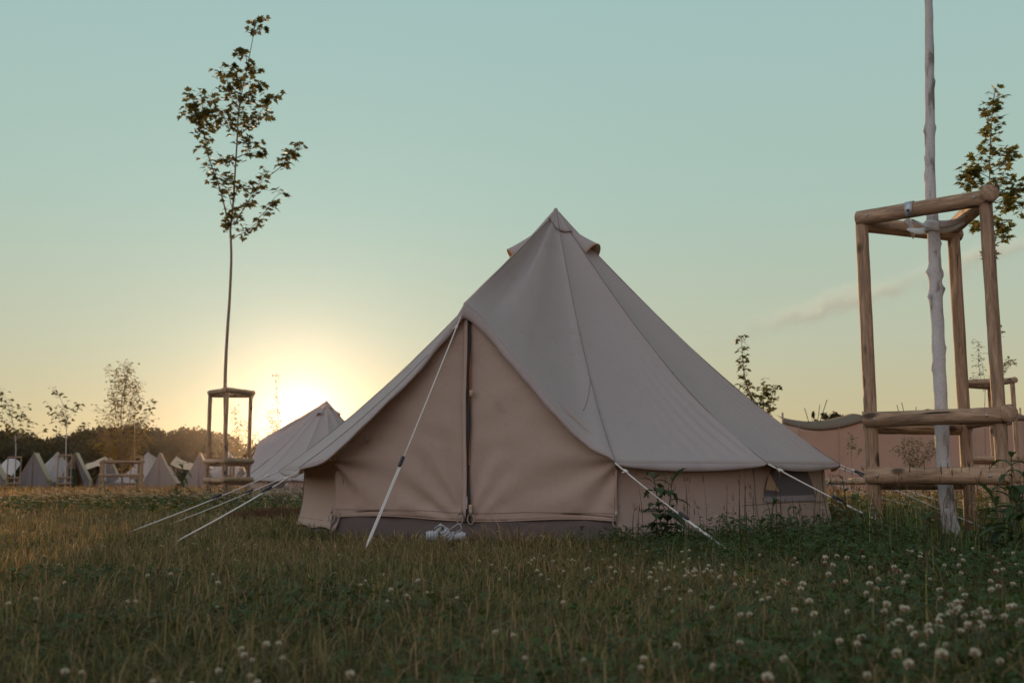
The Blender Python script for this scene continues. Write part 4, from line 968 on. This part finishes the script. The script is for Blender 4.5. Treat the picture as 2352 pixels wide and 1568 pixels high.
awning('awning', 'sagging cream awning between two grey-gabled ridge tents', [(405, 1047), (418, 1056), (435, 1062), (455, 1065), (478, 1064), (500, 1060)], 70.0, .25, M['cream_canvas'], (0, 5))
awning('awning', 'low cream awning between the open ridge tent and the birch', [(200, 1064), (215, 1060), (232, 1052), (242, 1048), (252, 1056), (262, 1066)], 72.0, .3, M['cream_canvas'], (0, 3, 5))
awning('awning', 'white low awning behind the leftmost sapling frame', [(6, 1063), (16, 1054), (28, 1051), (40, 1056), (48, 1064)], 72.0, .5, M['white_canvas'], (0, 2, 4))
def small_things():
    # bags in front of the open ridge tent
    x, y = at_u(146, 60.2); m = MB(); r = random.Random(3)
    for k in range(5):
        c = Vector((r.uniform(-.5, .5), r.uniform(-.15, .15), .22 + r.uniform(0, .12)))
        m.grid(lambda a, s, c=c: c + Vector((.27 * math.cos(6.283 * a) * math.sin(math.pi * s), .2 * math.sin(6.283 * a) * math.sin(math.pi * s), .24 * -math.cos(math.pi * s))) * (1 + .12 * noise.noise(c + Vector((a * 4, s * 4, 0)))), 14, 8)
    o = m.build('bag_pile', plain_mat('dark_nylon', (.02, .022, .03), .6), None); o.location = (x, y, gzf(x, y)); tag(o, 'heap of dark bags in the grass before the open ridge tent', 'bags')
    x, y = at_u(165, 61.3); m = MB()
    m.grid(lambda a, s: Vector((-.22 + .44 * a, .05 * math.sin(a * 13), 1.25 - 1.15 * s)), 12, 8); o = m.build('hanging_cloth', cloth_mat('dark_green_cloth', (.015, .045, .035), (.012, .035, .03), .1, (.05, .1, .05)), None, solid=.01)
    o.location = (x, y, gzf(x, y)); tag(o, 'dark green cloth hanging in the doorway of the open ridge tent', 'cloth')
    x, y = at_u(234, 61.0); m = MB()
    m.grid(lambda a, s: Vector((-.14 + .3 * a + .12 * s, .06 * math.sin(a * 9), 1.35 - .95 * s + .1 * a)), 10, 8); o = m.build('hanging_cloth', M['white_canvas'], None, solid=.01)
    o.location = (x, y, gzf(x, y)); tag(o, 'white cloth hanging on the guy line beside the open ridge tent', 'cloth')
small_things()

# bundle of white webbing lying before the door
def bundle():
    b = P(1022, 1243, 5.62); root = empty('strap_bundle', (b.x, b.y, gzf(b.x, b.y) + .02)); root.scale = (1.2, 1.2, 1.35); tag(root, 'crumpled bundle of white straps lying on the lawn before the tent door', 'straps')
    r = random.Random(9)
    def roll(c, ax, L, rad, flat, name):
        c = Vector(c); ax = Vector(ax).normalized(); s1 = ax.cross(Vector((0, 0, 1))).normalized(); u1 = s1.cross(ax); m = MB()
        def f(a, s):
            th = 6.283 * a; k = rad * (1 + .12 * math.sin(s * 26) * 1.0 + .15 * noise.noise(Vector((a * 5, s * 3, c.x * 40)))) * (1 - .25 * abs(2 * s - 1) ** 6)
            return c + ax * L * (s - .5) + s1 * k * math.cos(th) + u1 * k * flat * math.sin(th)
        m.grid(f, 22, 26); m.build(name, M['strap_white'], root)
    roll((-.062, 0, .018), (1, .25, 0.0), .055, .024, .85, 'strap_roll'); roll((.055, -.01, .018), (1, -.15, .0), .085, .021, .85, 'strap_roll'); roll((.01, -.02, .022), (.45, .3, -.6), .06, .022, .8, 'strap_roll')
    roll((-.03, .01, .042), (.6, 0, .9), .055, .020, .6, 'strap_roll')
    for p in ([(-.05, 0, .05), (-.02, 0, .062), (.02, 0, .045), (.03, -.01, .05), (.065, 0, .068), (.075, 0, .045), (.04, -.02, .032)], [(.0, -.02, .05), (.005, -.035, .02), (0, -.04, -.01)]):
        P_ = [Vector(q) for q in p]; m = MB(); m.grid(lambda a, s: interp(P_, s) + Vector((0, .028 * (a - .5), 0)), 4, 30); m.build('strap', M['strap_white'], root, solid=.003)
M['strap_white'] = cloth_mat('white_webbing', (0.52, 0.53, 0.55), (0.44, 0.45, 0.47), 0.1, (.5, .5, .5), weave=900, crease=.6)
bundle()

# ------------------------------------------------------------------ weeds
def weed(u, vt, vb, Y, seed, label, leafl, n, stems=((0, 0, 1.0),), slim=False):
    r = random.Random(seed); random.seed(seed)
    b = P(u, vb, Y); g = gzf(b.x, Y); root = empty('weed', (b.x, Y, g)); H = P(u, vt, Y).z - g; tag(root, label, 'weed', 'tall leafy weeds in the meadow')
    sm, lm = MB(), MB()
    for ox, oy, k in stems:
        top = Vector((ox + r.uniform(-.03, .03), oy, H * k)); pts = [Vector((ox * .2, oy * .2, -.03)), Vector((ox * .8, oy, H * k * .5)), top]
        q = limb(sm, pts, .0055 if not slim else .004, .002, 6)
        for i in range(n):
            t = .12 + .88 * (i + r.random() * .6) / n; p = q[min(len(q) - 1, int(t * (len(q) - 1)))]; th = i * 2.4 + r.uniform(-.4, .4); L = leafl * (1.15 - .65 * t) * r.uniform(.75, 1.2)
            o = Vector((math.cos(th), math.sin(th), 0)); s = Vector((-o.y, o.x, 0)); up0 = r.uniform(.35, .9) + (.5 if t > .85 else 0); dr = r.uniform(.5, 1.2); wdt = L * r.uniform(.19, .27)
            def lf(a, x):
                c = p + o * L * x * .95 + Vector((0, 0, L * (up0 * x - dr * x * x))); w = wdt * (math.sin(math.pi * min(1, x * .93 + .05)) ** .8) * (1 + .22 * math.sin(x * 26) * (x > .15)); return c + s * w * (a - .5) * 2 + Vector((0, 0, .25 * w * abs(a - .5) * 2))
            lm.grid(lf, 2, 9)
    lm.build('leaves', M['weed'], root); sm.build('stem', M['weed_stem'], root)
weed(1526, 1090, 1242, 5.35, 1, 'leafy two-stemmed weed standing over the printed wall and the front guy rope', .15, 20, ((-.03, 0, 1.0), (.035, .02, .96)))
weed(1772, 1143, 1262, 5.15, 2, 'dark thistle-like weed in front of the half-moon window', .10, 12)
weed(1828, 1168, 1258, 5.25, 3, 'short broad-leaved weed just right of the thistle before the window', .10, 9, ((-.02, 0, 1), (.03, .01, .9)))
weed(1893, 1175, 1258, 5.3, 31, 'small weed at the right end of the tent wall', .08, 8)
weed(1948, 1092, 1250, 5.6, 4, 'tall dark weed between the tent corner and the nearest log frame', .10, 13)
weed(2336, 1035, 1300, 4.35, 5, 'tall dark weed at the right edge in front of the nearest frame', .15, 16, ((0, 0, 1), (.05, .03, .8)))
weed(413, 1060, 1168, 11.2, 6, 'tall weed with drooping top leaves between the tall stake frame and the ridge tents', .17, 18, slim=True)
weed(313, 1104, 1175, 11.0, 7, 'slender weed in the left meadow beneath the low fence of the birch', .13, 10, slim=True)
weed(239, 1104, 1168, 12.0, 8, 'slender weed in the left meadow below the open ridge tent', .13, 10, slim=True)
weed(392, 1115, 1175, 11.5, 9, 'short weed at the foot of the tall drooping weed', .12, 9, slim=True)
weed(482, 1110, 1172, 11.0, 10, 'slender weed in the meadow beneath the tall stake frame', .11, 9, slim=True)
weed(1976, 1140, 1255, 5.4, 41, 'bushy weed beside the guy rope sliders left of the nearest frame', .11, 12, ((0, 0, 1), (.05, .02, .8)))
weed(2078, 1165, 1275, 5.0, 42, 'weed in the middle of the gap between left post and painted trunk', .11, 11, ((0, 0, 1), (-.04, .02, .8)))
weed(2300, 1120, 1290, 4.6, 43, 'tall weed growing against the right post of the nearest frame', .13, 14)
weed(2128, 1185, 1290, 4.8, 44, 'weed close to the foot of the painted trunk, on its left', .10, 10)
weed(2010, 1175, 1265, 5.1, 32, 'weed growing at the foot of the left post of the nearest frame', .10, 10)
weed(2245, 1195, 1290, 4.7, 33, 'weed growing between the painted trunk and the right posts', .11, 10)

# ------------------------------------------------------------------ grass, meadow, clover
def vnoise(x, y, s, o=0.0):
    return 0.5 + 0.25 * (np.sin(x * s + 1.3 + o) * np.cos(y * s * 1.13 - 0.7 + o * 2) + np.sin((x + y) * s * 0.71 + 2.1 + o) + 0.6 * np.sin(x * s * 2.3 - y * s * 1.9 + o * 3) * np.cos(y * s * 2.7 + o))
GREEN = np.array((0.080, 0.118, 0.038)); OLIVE = np.array((0.185, 0.18, 0.072)); STRAW = np.array((0.36, 0.25, 0.14)); GOLD = np.array((0.40, 0.25, 0.085)); DARK = np.array((0.022, 0.036, 0.014))
def thin(x, y):
    q = x / np.maximum(y, .1)
    return np.where((y > 3.9) & (y < 6.0) & (q > .405) & (q < .48), .5, 1.0) * np.where((y > 4.2) & (y < 5.8) & (x > .35) & (x < 1.05), .6, 1.0)
def inside(x, y): return (x - TC.x) ** 2 + (y - TC.y) ** 2 < 1.90 ** 2
def right_wild(x, y):
    """weight of the uncut strip on the right: in front of the tent wall, round the frame and the right foreground"""
    a = 1 / (1 + np.exp(-(x - (0.42 + 0.10 * (5.6 - y))) / 0.13)); b = 1 / (1 + np.exp(-(y - 4.3) / .25))
    c = 1 / (1 + np.exp(-(x - (0.30 + .20 * y)) / .25))
    return np.clip(np.maximum(a * b, c), 0, 1)
def left_wild(x, y):
    e = 9.0 + 0.5 * np.sin(x * 1.3) + np.where(x < -4.6, (-4.6 - x) * 2.2, 0)
    return np.clip(1 / (1 + np.exp(-(y - e) / .5)) * 1 / (1 + np.exp((x + .9) / .3)), 0, 1)
def scatter(y0, y1, dens, pad=0.74, xoff=0.5):
    area = pad * (y1 * y1 - y0 * y0) + 2 * xoff * (y1 - y0); n = int(area * dens)
    y = np.sqrt(rng.random(n) * (y1 * y1 - y0 * y0) + y0 * y0); x = (rng.random(n) * 2 - 1) * (y * pad + xoff)
    k = ~inside(x, y); return x[k], y[k]
TIP = None
def blades(x, y, h, w, col, lean=0.5, zoff=0.0, swirl=False, zabs=None):
    global TIP
    n = len(x); th = rng.random(n) * 6.283; ln = np.minimum(np.abs(rng.normal(0, lean, n)), 1.9) * h; face = rng.random(n) * 6.283
    if swirl:
        th = 6.283 * (vnoise(x, y, 2.3, 1.0) * 1.3 + .35 * vnoise(x, y, 11.0)) + rng.normal(0, .9, n); ln = h * np.clip(rng.normal(lean, .35, n), .05, 1.8)
    z = (gz(x, y) - 0.004 + zoff) if zabs is None else zabs; b = np.stack([x, y, z], -1); d = np.stack([np.cos(th), np.sin(th), np.zeros(n)], -1); s = np.stack([np.cos(face), np.sin(face), np.zeros(n)], -1)
    up = np.array((0, 0, 1.0)); hh = (h * np.sqrt(np.clip(1 - (ln / h) ** 2 * .5, .15, 1)))[:, None]
    m = b + up * hh * .6 + d * (ln * .3)[:, None]; t = b + up * hh + d * ln[:, None]; w = w[:, None]; TIP = t
    V = np.stack([b - s * w, b + s * w, m - s * w * .75, m + s * w * .75, t], 1).reshape(-1, 3)
    base = np.arange(n)[:, None] * 5; L = (base + np.array([0, 1, 3, 2, 2, 3, 4])[None]).ravel(); S = (np.arange(n)[:, None] * 7 + np.array([0, 4])[None]).ravel()
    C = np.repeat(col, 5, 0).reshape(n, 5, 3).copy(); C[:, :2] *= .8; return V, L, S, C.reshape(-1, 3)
def merge(parts):
    V, L, S, C = [], [], [], []; nv = nl = 0
    for v, l, s, c in parts: V.append(v); L.append(l + nv); S.append(s + nl); C.append(c); nv += len(v); nl += len(l)
    return np.concatenate(V), np.concatenate(L), np.concatenate(S), np.concatenate(C)
def mixcol(x, y, straw):
    """straw: 0 green .. 1 dry"""
    r = rng.random(len(x)); s = np.clip(straw + (r - .5) * .9, 0, 1)[:, None]
    c = np.where(s < .5, GREEN + (OLIVE - GREEN) * s * 2, OLIVE + (STRAW - OLIVE) * (s - .5) * 2)
    return c * rng.gamma(3.2, 1 / 3.2, (len(x), 1))
def grass():
    parts = []
    for y0, y1, dens, wd in ((1.15, 3.0, 5200, .0017), (3.0, 5.0, 3600, .0019), (5.0, 8.0, 2100, .0024), (8.0, 14.0, 800, .0036), (14.0, 26.0, 230, .007), (26.0, 48.0, 60, .014), (48.0, 85.0, 16, .030)):
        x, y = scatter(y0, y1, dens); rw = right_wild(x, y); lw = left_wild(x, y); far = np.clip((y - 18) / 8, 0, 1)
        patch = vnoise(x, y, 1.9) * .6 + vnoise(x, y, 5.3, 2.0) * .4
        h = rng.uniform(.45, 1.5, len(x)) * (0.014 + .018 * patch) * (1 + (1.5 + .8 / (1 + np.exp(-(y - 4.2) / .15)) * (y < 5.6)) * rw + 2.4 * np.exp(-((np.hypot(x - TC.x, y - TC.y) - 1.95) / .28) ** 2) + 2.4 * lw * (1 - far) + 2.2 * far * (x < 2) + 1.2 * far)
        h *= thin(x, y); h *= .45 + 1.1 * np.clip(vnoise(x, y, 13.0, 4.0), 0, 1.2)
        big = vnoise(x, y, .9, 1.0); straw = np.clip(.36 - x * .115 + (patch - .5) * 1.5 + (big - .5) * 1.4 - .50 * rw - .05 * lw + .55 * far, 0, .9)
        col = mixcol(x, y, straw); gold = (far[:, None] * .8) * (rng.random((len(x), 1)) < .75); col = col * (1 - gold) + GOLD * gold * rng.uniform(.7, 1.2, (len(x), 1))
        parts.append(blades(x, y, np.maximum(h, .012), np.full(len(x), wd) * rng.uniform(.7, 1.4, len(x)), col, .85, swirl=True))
        # flattened dead thatch
        if y1 <= 14:
            k = rng.random(len(x)) < .55 - .35 * rw; xx, yy = x[k] + rng.normal(0, .02, k.sum()), y[k]; parts.append(blades(xx, yy, rng.uniform(.03, .11, len(xx)), np.full(len(xx), wd * .8), np.where(rng.random((len(xx), 1)) < .45, STRAW, OLIVE) * rng.uniform(.25, 1.3, (len(xx), 1)), 1.4))
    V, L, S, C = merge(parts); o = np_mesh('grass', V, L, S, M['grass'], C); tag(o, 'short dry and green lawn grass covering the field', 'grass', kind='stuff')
grass()
def tall_grass():
    """uncut thin stalks with seed heads"""
    parts = []; r = np.random.default_rng(5); sp = MB(); cols = []
    def stalks(x, y, h, col, lean=.22, wd=.0016):
        global rng
        parts.append(blades(x, y, h, np.full(len(x), wd) * (y / 6.0) ** .7, col, lean))
    def zone(n, xr, yr, test): 
        x = r.uniform(*xr, n); y = r.uniform(*yr, n); k = ~inside(x, y) & (r.random(n) < test(x, y)); return x[k], y[k]
    tips = []
    x, y = zone(3000, (.3, 5.0), (3.4, 9.0), lambda x, y: right_wild(x, y) * np.clip((y - 3.2) / 1.8, 0, 1)); h = r.uniform(.07, .17, len(x)) * thin(x, y); c = mixcol(x, y, np.full(len(x), .45)); stalks(x, y, h, c)
    x, y = zone(85, (.55, 2.2), (5.05, 5.75), lambda x, y: x * 0 + 1); h = r.uniform(.18, .42, len(x)); c = np.array((.085, .06, .032)) * r.uniform(.6, 1.2, (len(x), 1)); stalks(x, y, h, c, .14, .0030); tips.append(TIP.copy())
    x, y = zone(420, (1.9, 4.4), (4.2, 7.5), lambda x, y: x * 0 + 1); h = r.uniform(.18, .45, len(x)); c = np.array((.10, .075, .035)) * r.uniform(.6, 1.2, (len(x), 1)); stalks(x, y, h, c, .2, .0020); tips.append(TIP.copy())
    x, y = zone(1500, (1.75, 3.1), (4.3, 5.6), lambda x, y: (x / y > .33) * 1.0); h = r.uniform(.10, .34, len(x)) * thin(x, y); c = mixcol(x, y, np.full(len(x), .2)); stalks(x, y, h, c, .25, .0030)
    x, y = zone(260, (.0, 3.2), (2.0, 4.2), lambda x, y: right_wild(x, y)); h = r.uniform(.10, .26, len(x)); c = mixcol(x, y, np.full(len(x), .5)); stalks(x, y, h, c, .35, .0018)
    x, y = zone(2600, (-8, -.8), (9.0, 22.0), lambda x, y: left_wild(x, y) * .8); h = r.uniform(.12, .30, len(x)); c = np.array((.17, .11, .045)) * r.uniform(.5, 1.3, (len(x), 1)); stalks(x, y, h, c, .3, .0020); tips.append(TIP[:1500].copy())
    x, y = zone(9000, (-34, 3), (24.0, 58.0), lambda x, y: x * 0 + 1); h = r.uniform(.12, .34, len(x)); c = GOLD * r.uniform(.5, 1.2, (len(x), 1)); stalks(x, y, h, c, .3, .0022)
    x, y = zone(3500, (4, 26), (10.0, 40.0), lambda x, y: x * 0 + .8); h = r.uniform(.15, .4, len(x)); c = np.array((.20, .12, .05)) * r.uniform(.5, 1.3, (len(x), 1)); stalks(x, y, h, c, .3, .0022)
    # seed heads: short fat blades at the stalk tops
    for T in tips:
        n = len(T)
        for k in range(3): parts.append(blades(T[:, 0] + r.normal(0, .003, n), T[:, 1] + r.normal(0, .003, n), r.uniform(.025, .05, n), np.full(n, .0018) * (T[:, 1] / 6) ** .6, np.array((.13, .085, .045)) * r.uniform(.7, 1.2, (n, 1)), .3, zabs=T[:, 2] - r.uniform(.01, .04, n)))
    V, L, S, C = merge(parts); o = np_mesh('tall_grass', V, L, S, M['grass'], C); tag(o, 'uncut seeding grass stalks in the meadow and before the tent wall', 'grass', kind='stuff')
tall_grass()
def clover_leaves():
    r = np.random.default_rng(8); X, Y, Hh = [], [], []
    for n, xr, yr, test, hr in ((26000, (-.2, 3.4), (1.2, 4.6), lambda x, y: right_wild(x, y) * np.clip(vnoise(x, y, 3.1) * 1.5 - .15, 0, 1), (.035, .095)), (20000, (.3, 5.5), (4.0, 8.0), lambda x, y: right_wild(x, y) * .8, (.05, .14)), (8000, (.5, 4.2), (4.3, 5.5), lambda x, y: right_wild(x, y) * np.clip(vnoise(x, y, 6.0, 5.0) * 1.6 - .2, .1, 1), (.05, .18)), (9000, (-2.2, .6), (1.2, 3.6), lambda x, y: np.clip(vnoise(x, y, 3.3, 1.0) * 3 - 1.65, 0, 1), (.02, .06)), (9000, (-8, -.9), (8.5, 16), lambda x, y: left_wild(x, y), (.06, .16)), (5000, (2, 9), (7, 15), lambda x, y: x * 0 + .8, (.06, .16))):
        x = r.uniform(*xr, n); y = r.uniform(*yr, n); k = ~inside(x, y) & (r.random(n) < test(x, y)); X.append(x[k]); Y.append(y[k]); Hh.append(r.uniform(*hr, k.sum()))
    x, y, h = map(np.concatenate, (X, Y, Hh)); n = len(x); sz = r.uniform(.008, .014, n) * np.where(y > 7, 1.8, 1); th0 = r.random(n) * 6.283
    h = h * thin(x, y); c0 = np.stack([x, y, gz(x, y) + h], -1); tilt = r.normal(0, .35, (n, 2)); V = []
    for k in range(3):
        a = th0 + k * 2.094; f = np.stack([np.cos(a), np.sin(a), np.cos(a) * tilt[:, 0] + np.sin(a) * tilt[:, 1] - .1], -1); s = np.stack([-np.sin(a), np.cos(a), -np.sin(a) * tilt[:, 0] + np.cos(a) * tilt[:, 1]], -1); z = sz[:, None]
        V.append(np.stack([c0, c0 + f * z * .7 + s * z * .5, c0 + f * z * 1.15, c0 + f * z * .7 - s * z * .5], 1))
    V = np.stack(V, 1).reshape(-1, 3); C = np.repeat(np.array((.046, .078, .020)) * r.uniform(.5, 1.5, (n, 1)), 12, 0)
    o = np_mesh('clover_leaves', V, np.arange(len(V)), np.arange(0, len(V), 4), M['grass'], C); tag(o, 'dark green clover leaves spreading through the grass', 'ground cover', kind='stuff')
clover_leaves()
def head_mesh(name, top, low, n=64, seed=1):
    """a clover head: a ball of little pointed florets, the lowest ones hanging"""
    r = random.Random(seed); V, L, S, C = [], [], [], []
    for i in range(n):
        z = 1 - 1.75 * (i + .5) / n; ph = i * 2.39996 + r.uniform(-.2, .2); q = math.sqrt(max(0, 1 - z * z)); d = Vector((q * math.cos(ph), q * math.sin(ph), z))
        up = d + Vector((0, 0, .5 if z > -.2 else -.5)); up.normalize(); s = up.cross(Vector((math.cos(ph + 1), math.sin(ph + 1), .2))).normalized()
        c = d * .0048; Ln = .0062 * r.uniform(.8, 1.15); w = .0017; b = len(V)
        V += [c - s * w * .7, c + s * w * .7, c + up * Ln * .65 + s * w, c + up * Ln, c + up * Ln * .65 - s * w]; L += [b, b + 1, b + 2, b + 3, b + 4]; S.append(len(L) - 5)
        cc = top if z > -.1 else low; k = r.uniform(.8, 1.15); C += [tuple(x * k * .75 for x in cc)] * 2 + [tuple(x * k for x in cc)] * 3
    return np_mesh(name, np.array([tuple(v) for v in V]), np.array(L), np.array(S), M['petal'], np.array(C))
def clover_flowers():
    r = np.random.default_rng(12)
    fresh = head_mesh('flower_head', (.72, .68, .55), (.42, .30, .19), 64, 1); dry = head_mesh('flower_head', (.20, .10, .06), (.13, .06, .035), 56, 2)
    stem = MB(); stem.tube([(0, 0, -1), (.03, .01, -.5), (0, 0, 0)], [.0011, .001, .001], 5); stem_o = stem.build('stem', M['weed_stem'], None)
    protos = {'f': fresh.data, 'd': dry.data}
    for o in (fresh, dry): bpy.data.objects.remove(o)
    sm = stem_o.data; bpy.data.objects.remove(stem_o)
    pos = []
    def place(n, fx, fy, hr, pd):
        for _ in range(n):
            x, y = fx(), fy(); pos.append((x, y, r.uniform(*hr), r.random() < pd))
    G = lambda u, v, h=.07: ((lambda d: (d.x * (CAM_H - h) / -d.z, d.y * (CAM_H - h) / -d.z))(ray(u, v)))
    # the ones that show largest, from the photo (px) in the near lawn and right foreground
    near = [(2165, 1530), (2170, 1480), (2340, 1420), (2310, 1415), (2280, 1360), (2265, 1415), (2215, 1370), (2200, 1395), (2165, 1370), (2180, 1400), (2195, 1410), (2235, 1400), (2250, 1440), (2230, 1440), (2205, 1440), (2155, 1430), (2140, 1445), (2080, 1400), (2090, 1445), (2050, 1430), (2120, 1480), (2060, 1495), (1975, 1475), (1970, 1500), (1925, 1470), (1945, 1410), (1870, 1420), (1880, 1455), (1860, 1390), (1830, 1400), (1745, 1385), (1720, 1400), (1700, 1425), (1768, 1380), (1635, 1400), (1545, 1410), (1560, 1370), (1590, 1300), (1650, 1325), (2000, 1380), (1990, 1350), (2020, 1330), (2290, 1310), (2345, 1310), (2050, 1290), (2110, 1270), (2205, 1280), (1640, 1545), (1480, 1520), (1550, 1500), (1470, 1560), (1340, 1540), (1210, 1510), (1180, 1465), (1140, 1440), (890, 1390), (1050, 1380), (1290, 1380), (1280, 1340), (640, 1475), (615, 1470), (560, 1515), (580, 1510), (605, 1475), (550, 1480), (575, 1545), (590, 1552), (655, 1520), (500, 1530), (440, 1555), (350, 1560), (310, 1380), (300, 1375), (150, 1545), (185, 1520), (80, 1380), (490, 1330), (500, 1345), (340, 1325), (150, 1335), (20, 1385), (800, 1560), (900, 1355), (960, 1340), (830, 1335), (1400, 1290), (1450, 1300), (1410, 1270), (1350, 1290), (1230, 1285), (1520, 1280), (2330, 1500), (2300, 1520), (2240, 1520), (2085, 1540), (1990, 1560), (1800, 1520), (1760, 1560), (1700, 1490)]
    for u, v in near:
        x, y = G(u + r.normal(0, 3), v, .075); pos.append((x, y, .075 * r.uniform(.85, 1.15), False))
        for _k in range(2 if u > 2030 and v < 1450 else 0):
            x, y = G(u + r.normal(0, 17), v + r.normal(0, 9), .07); pos.append((x, y, .075 * r.uniform(.75, 1.2), r.random() < .2))
    for _ in range(110):
        x, y = G(r.uniform(1480, 2340), r.uniform(1262, 1345), .085); pos.append((x, y, .085 * r.uniform(.8, 1.2), r.random() < .38))
    for _ in range(34):
        x, y = G(r.uniform(1080, 1720), r.uniform(1250, 1330), .05); pos.append((x, y, .05 * r.uniform(.8, 1.3), r.random() < .1))
    for _ in range(14):
        x, y = G(r.uniform(100, 1100), r.uniform(1260, 1420), .045); pos.append((x, y, .045 * r.uniform(.8, 1.3), r.random() < .1))
    for x, y, h, d in pos[:300]:
        if inside(x, y): continue
        z = gzf(x, y); s = r.uniform(.55, .98) * (0.9 if d else 1.0) * (0.75 if x < .35 * y - .2 else 1.0)
        t = empty('clover_flower', (x, y, z), r.uniform(0, 6.28))
        tag(t, 'withered brown clover head among the white ones in the right foreground' if d else 'round white clover flower on a thin stem in the grass', 'flower', 'withered clover heads' if d else 'white clover flowers in the grass')
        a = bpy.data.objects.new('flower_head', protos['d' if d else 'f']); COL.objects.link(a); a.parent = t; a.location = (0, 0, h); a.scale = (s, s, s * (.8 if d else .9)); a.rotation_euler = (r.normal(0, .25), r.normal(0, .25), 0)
        b = bpy.data.objects.new('stem', sm); COL.objects.link(b); b.parent = t; b.location = (0, 0, h); b.scale = (1, 1, h)
    # all the others, small and far, as one mass
    X, Y = [], []
    for n, xr, yr, test in ((1500, (.9, 5.5), (5.0, 9.0), lambda x, y: right_wild(x, y) * .7), (8500, (-9, -.95), (8.3, 18), lambda x, y: left_wild(x, y) * .8), (2600, (2.2, 10), (7.5, 17), lambda x, y: x * 0 + .8), (260, (-3.0, .6), (3.4, 7.5), lambda x, y: x * 0 + .35)):
        x = r.uniform(*xr, n); y = r.uniform(*yr, n); k = ~inside(x, y) & (r.random(n) < test(x, y)); X.append(x[k]); Y.append(y[k])
    x, y = np.concatenate(X), np.concatenate(Y); n = len(x); wild = np.maximum(left_wild(x, y), np.maximum(right_wild(x, y), (y > 7.5) * 1.0)); h = r.uniform(.03, .07, n) + wild * r.uniform(.08, .19, n)
    k = 10; d = np.random.default_rng(3).normal(size=(k, 3)); d /= np.linalg.norm(d, axis=1)[:, None]; d[:, 2] = np.abs(d[:, 2]) * .8 - .15
    s = np.cross(d, np.array((.3, .5, .8))); s /= np.linalg.norm(s, axis=1)[:, None]; c = np.stack([x, y, gz(x, y) + h], -1)[:, None, :]; R_ = (r.uniform(.008, .0125, n) * np.where(y > 7.8, 1.65, 1.0))[:, None, None]
    V = np.stack([c + d * R_ * .2 - s * R_ * .25, c + d * R_ * .75 - s * R_ * .4, c + d * R_, c + d * R_ * .75 + s * R_ * .4, ], 2).reshape(-1, 3)
    base = np.where((r.random(n) < .35)[:, None], np.array((.30, .18, .10)), np.array((.72, .64, .50))) * r.uniform(.6, 1.1, (n, 1)); C = np.repeat(base, 4 * k, 0)
    o = np_mesh('clover_field', V, np.arange(len(V)), np.arange(0, len(V), 4), M['petal'], C); tag(o, 'mass of small clover flowers in the uncut meadow', 'flowers', kind='stuff')
clover_flowers()
def straw_pile():
    g = P(648, 1178, 9.2); r = np.random.default_rng(4); n = 5200; a = r.random(n) * 6.283; q = np.sqrt(r.random(n)); x = g.x + np.cos(a) * q * .46; y = 9.0 + np.sin(a) * q * .4
    V, L, S, C = blades(x, y, r.uniform(.03, .08, n), np.full(n, .0022), np.array((.17, .085, .045)) * r.uniform(.5, 1.3, (n, 1)), 1.3, zoff=(1 - q ** 2) * .075 * r.random(n) ** .4)
    o = np_mesh('dry_grass_heap', V, L, S, M['straw'], C); tag(o, 'low heap of reddish dry grass lying beside the left corner of the large tent', 'grass heap')
straw_pile()
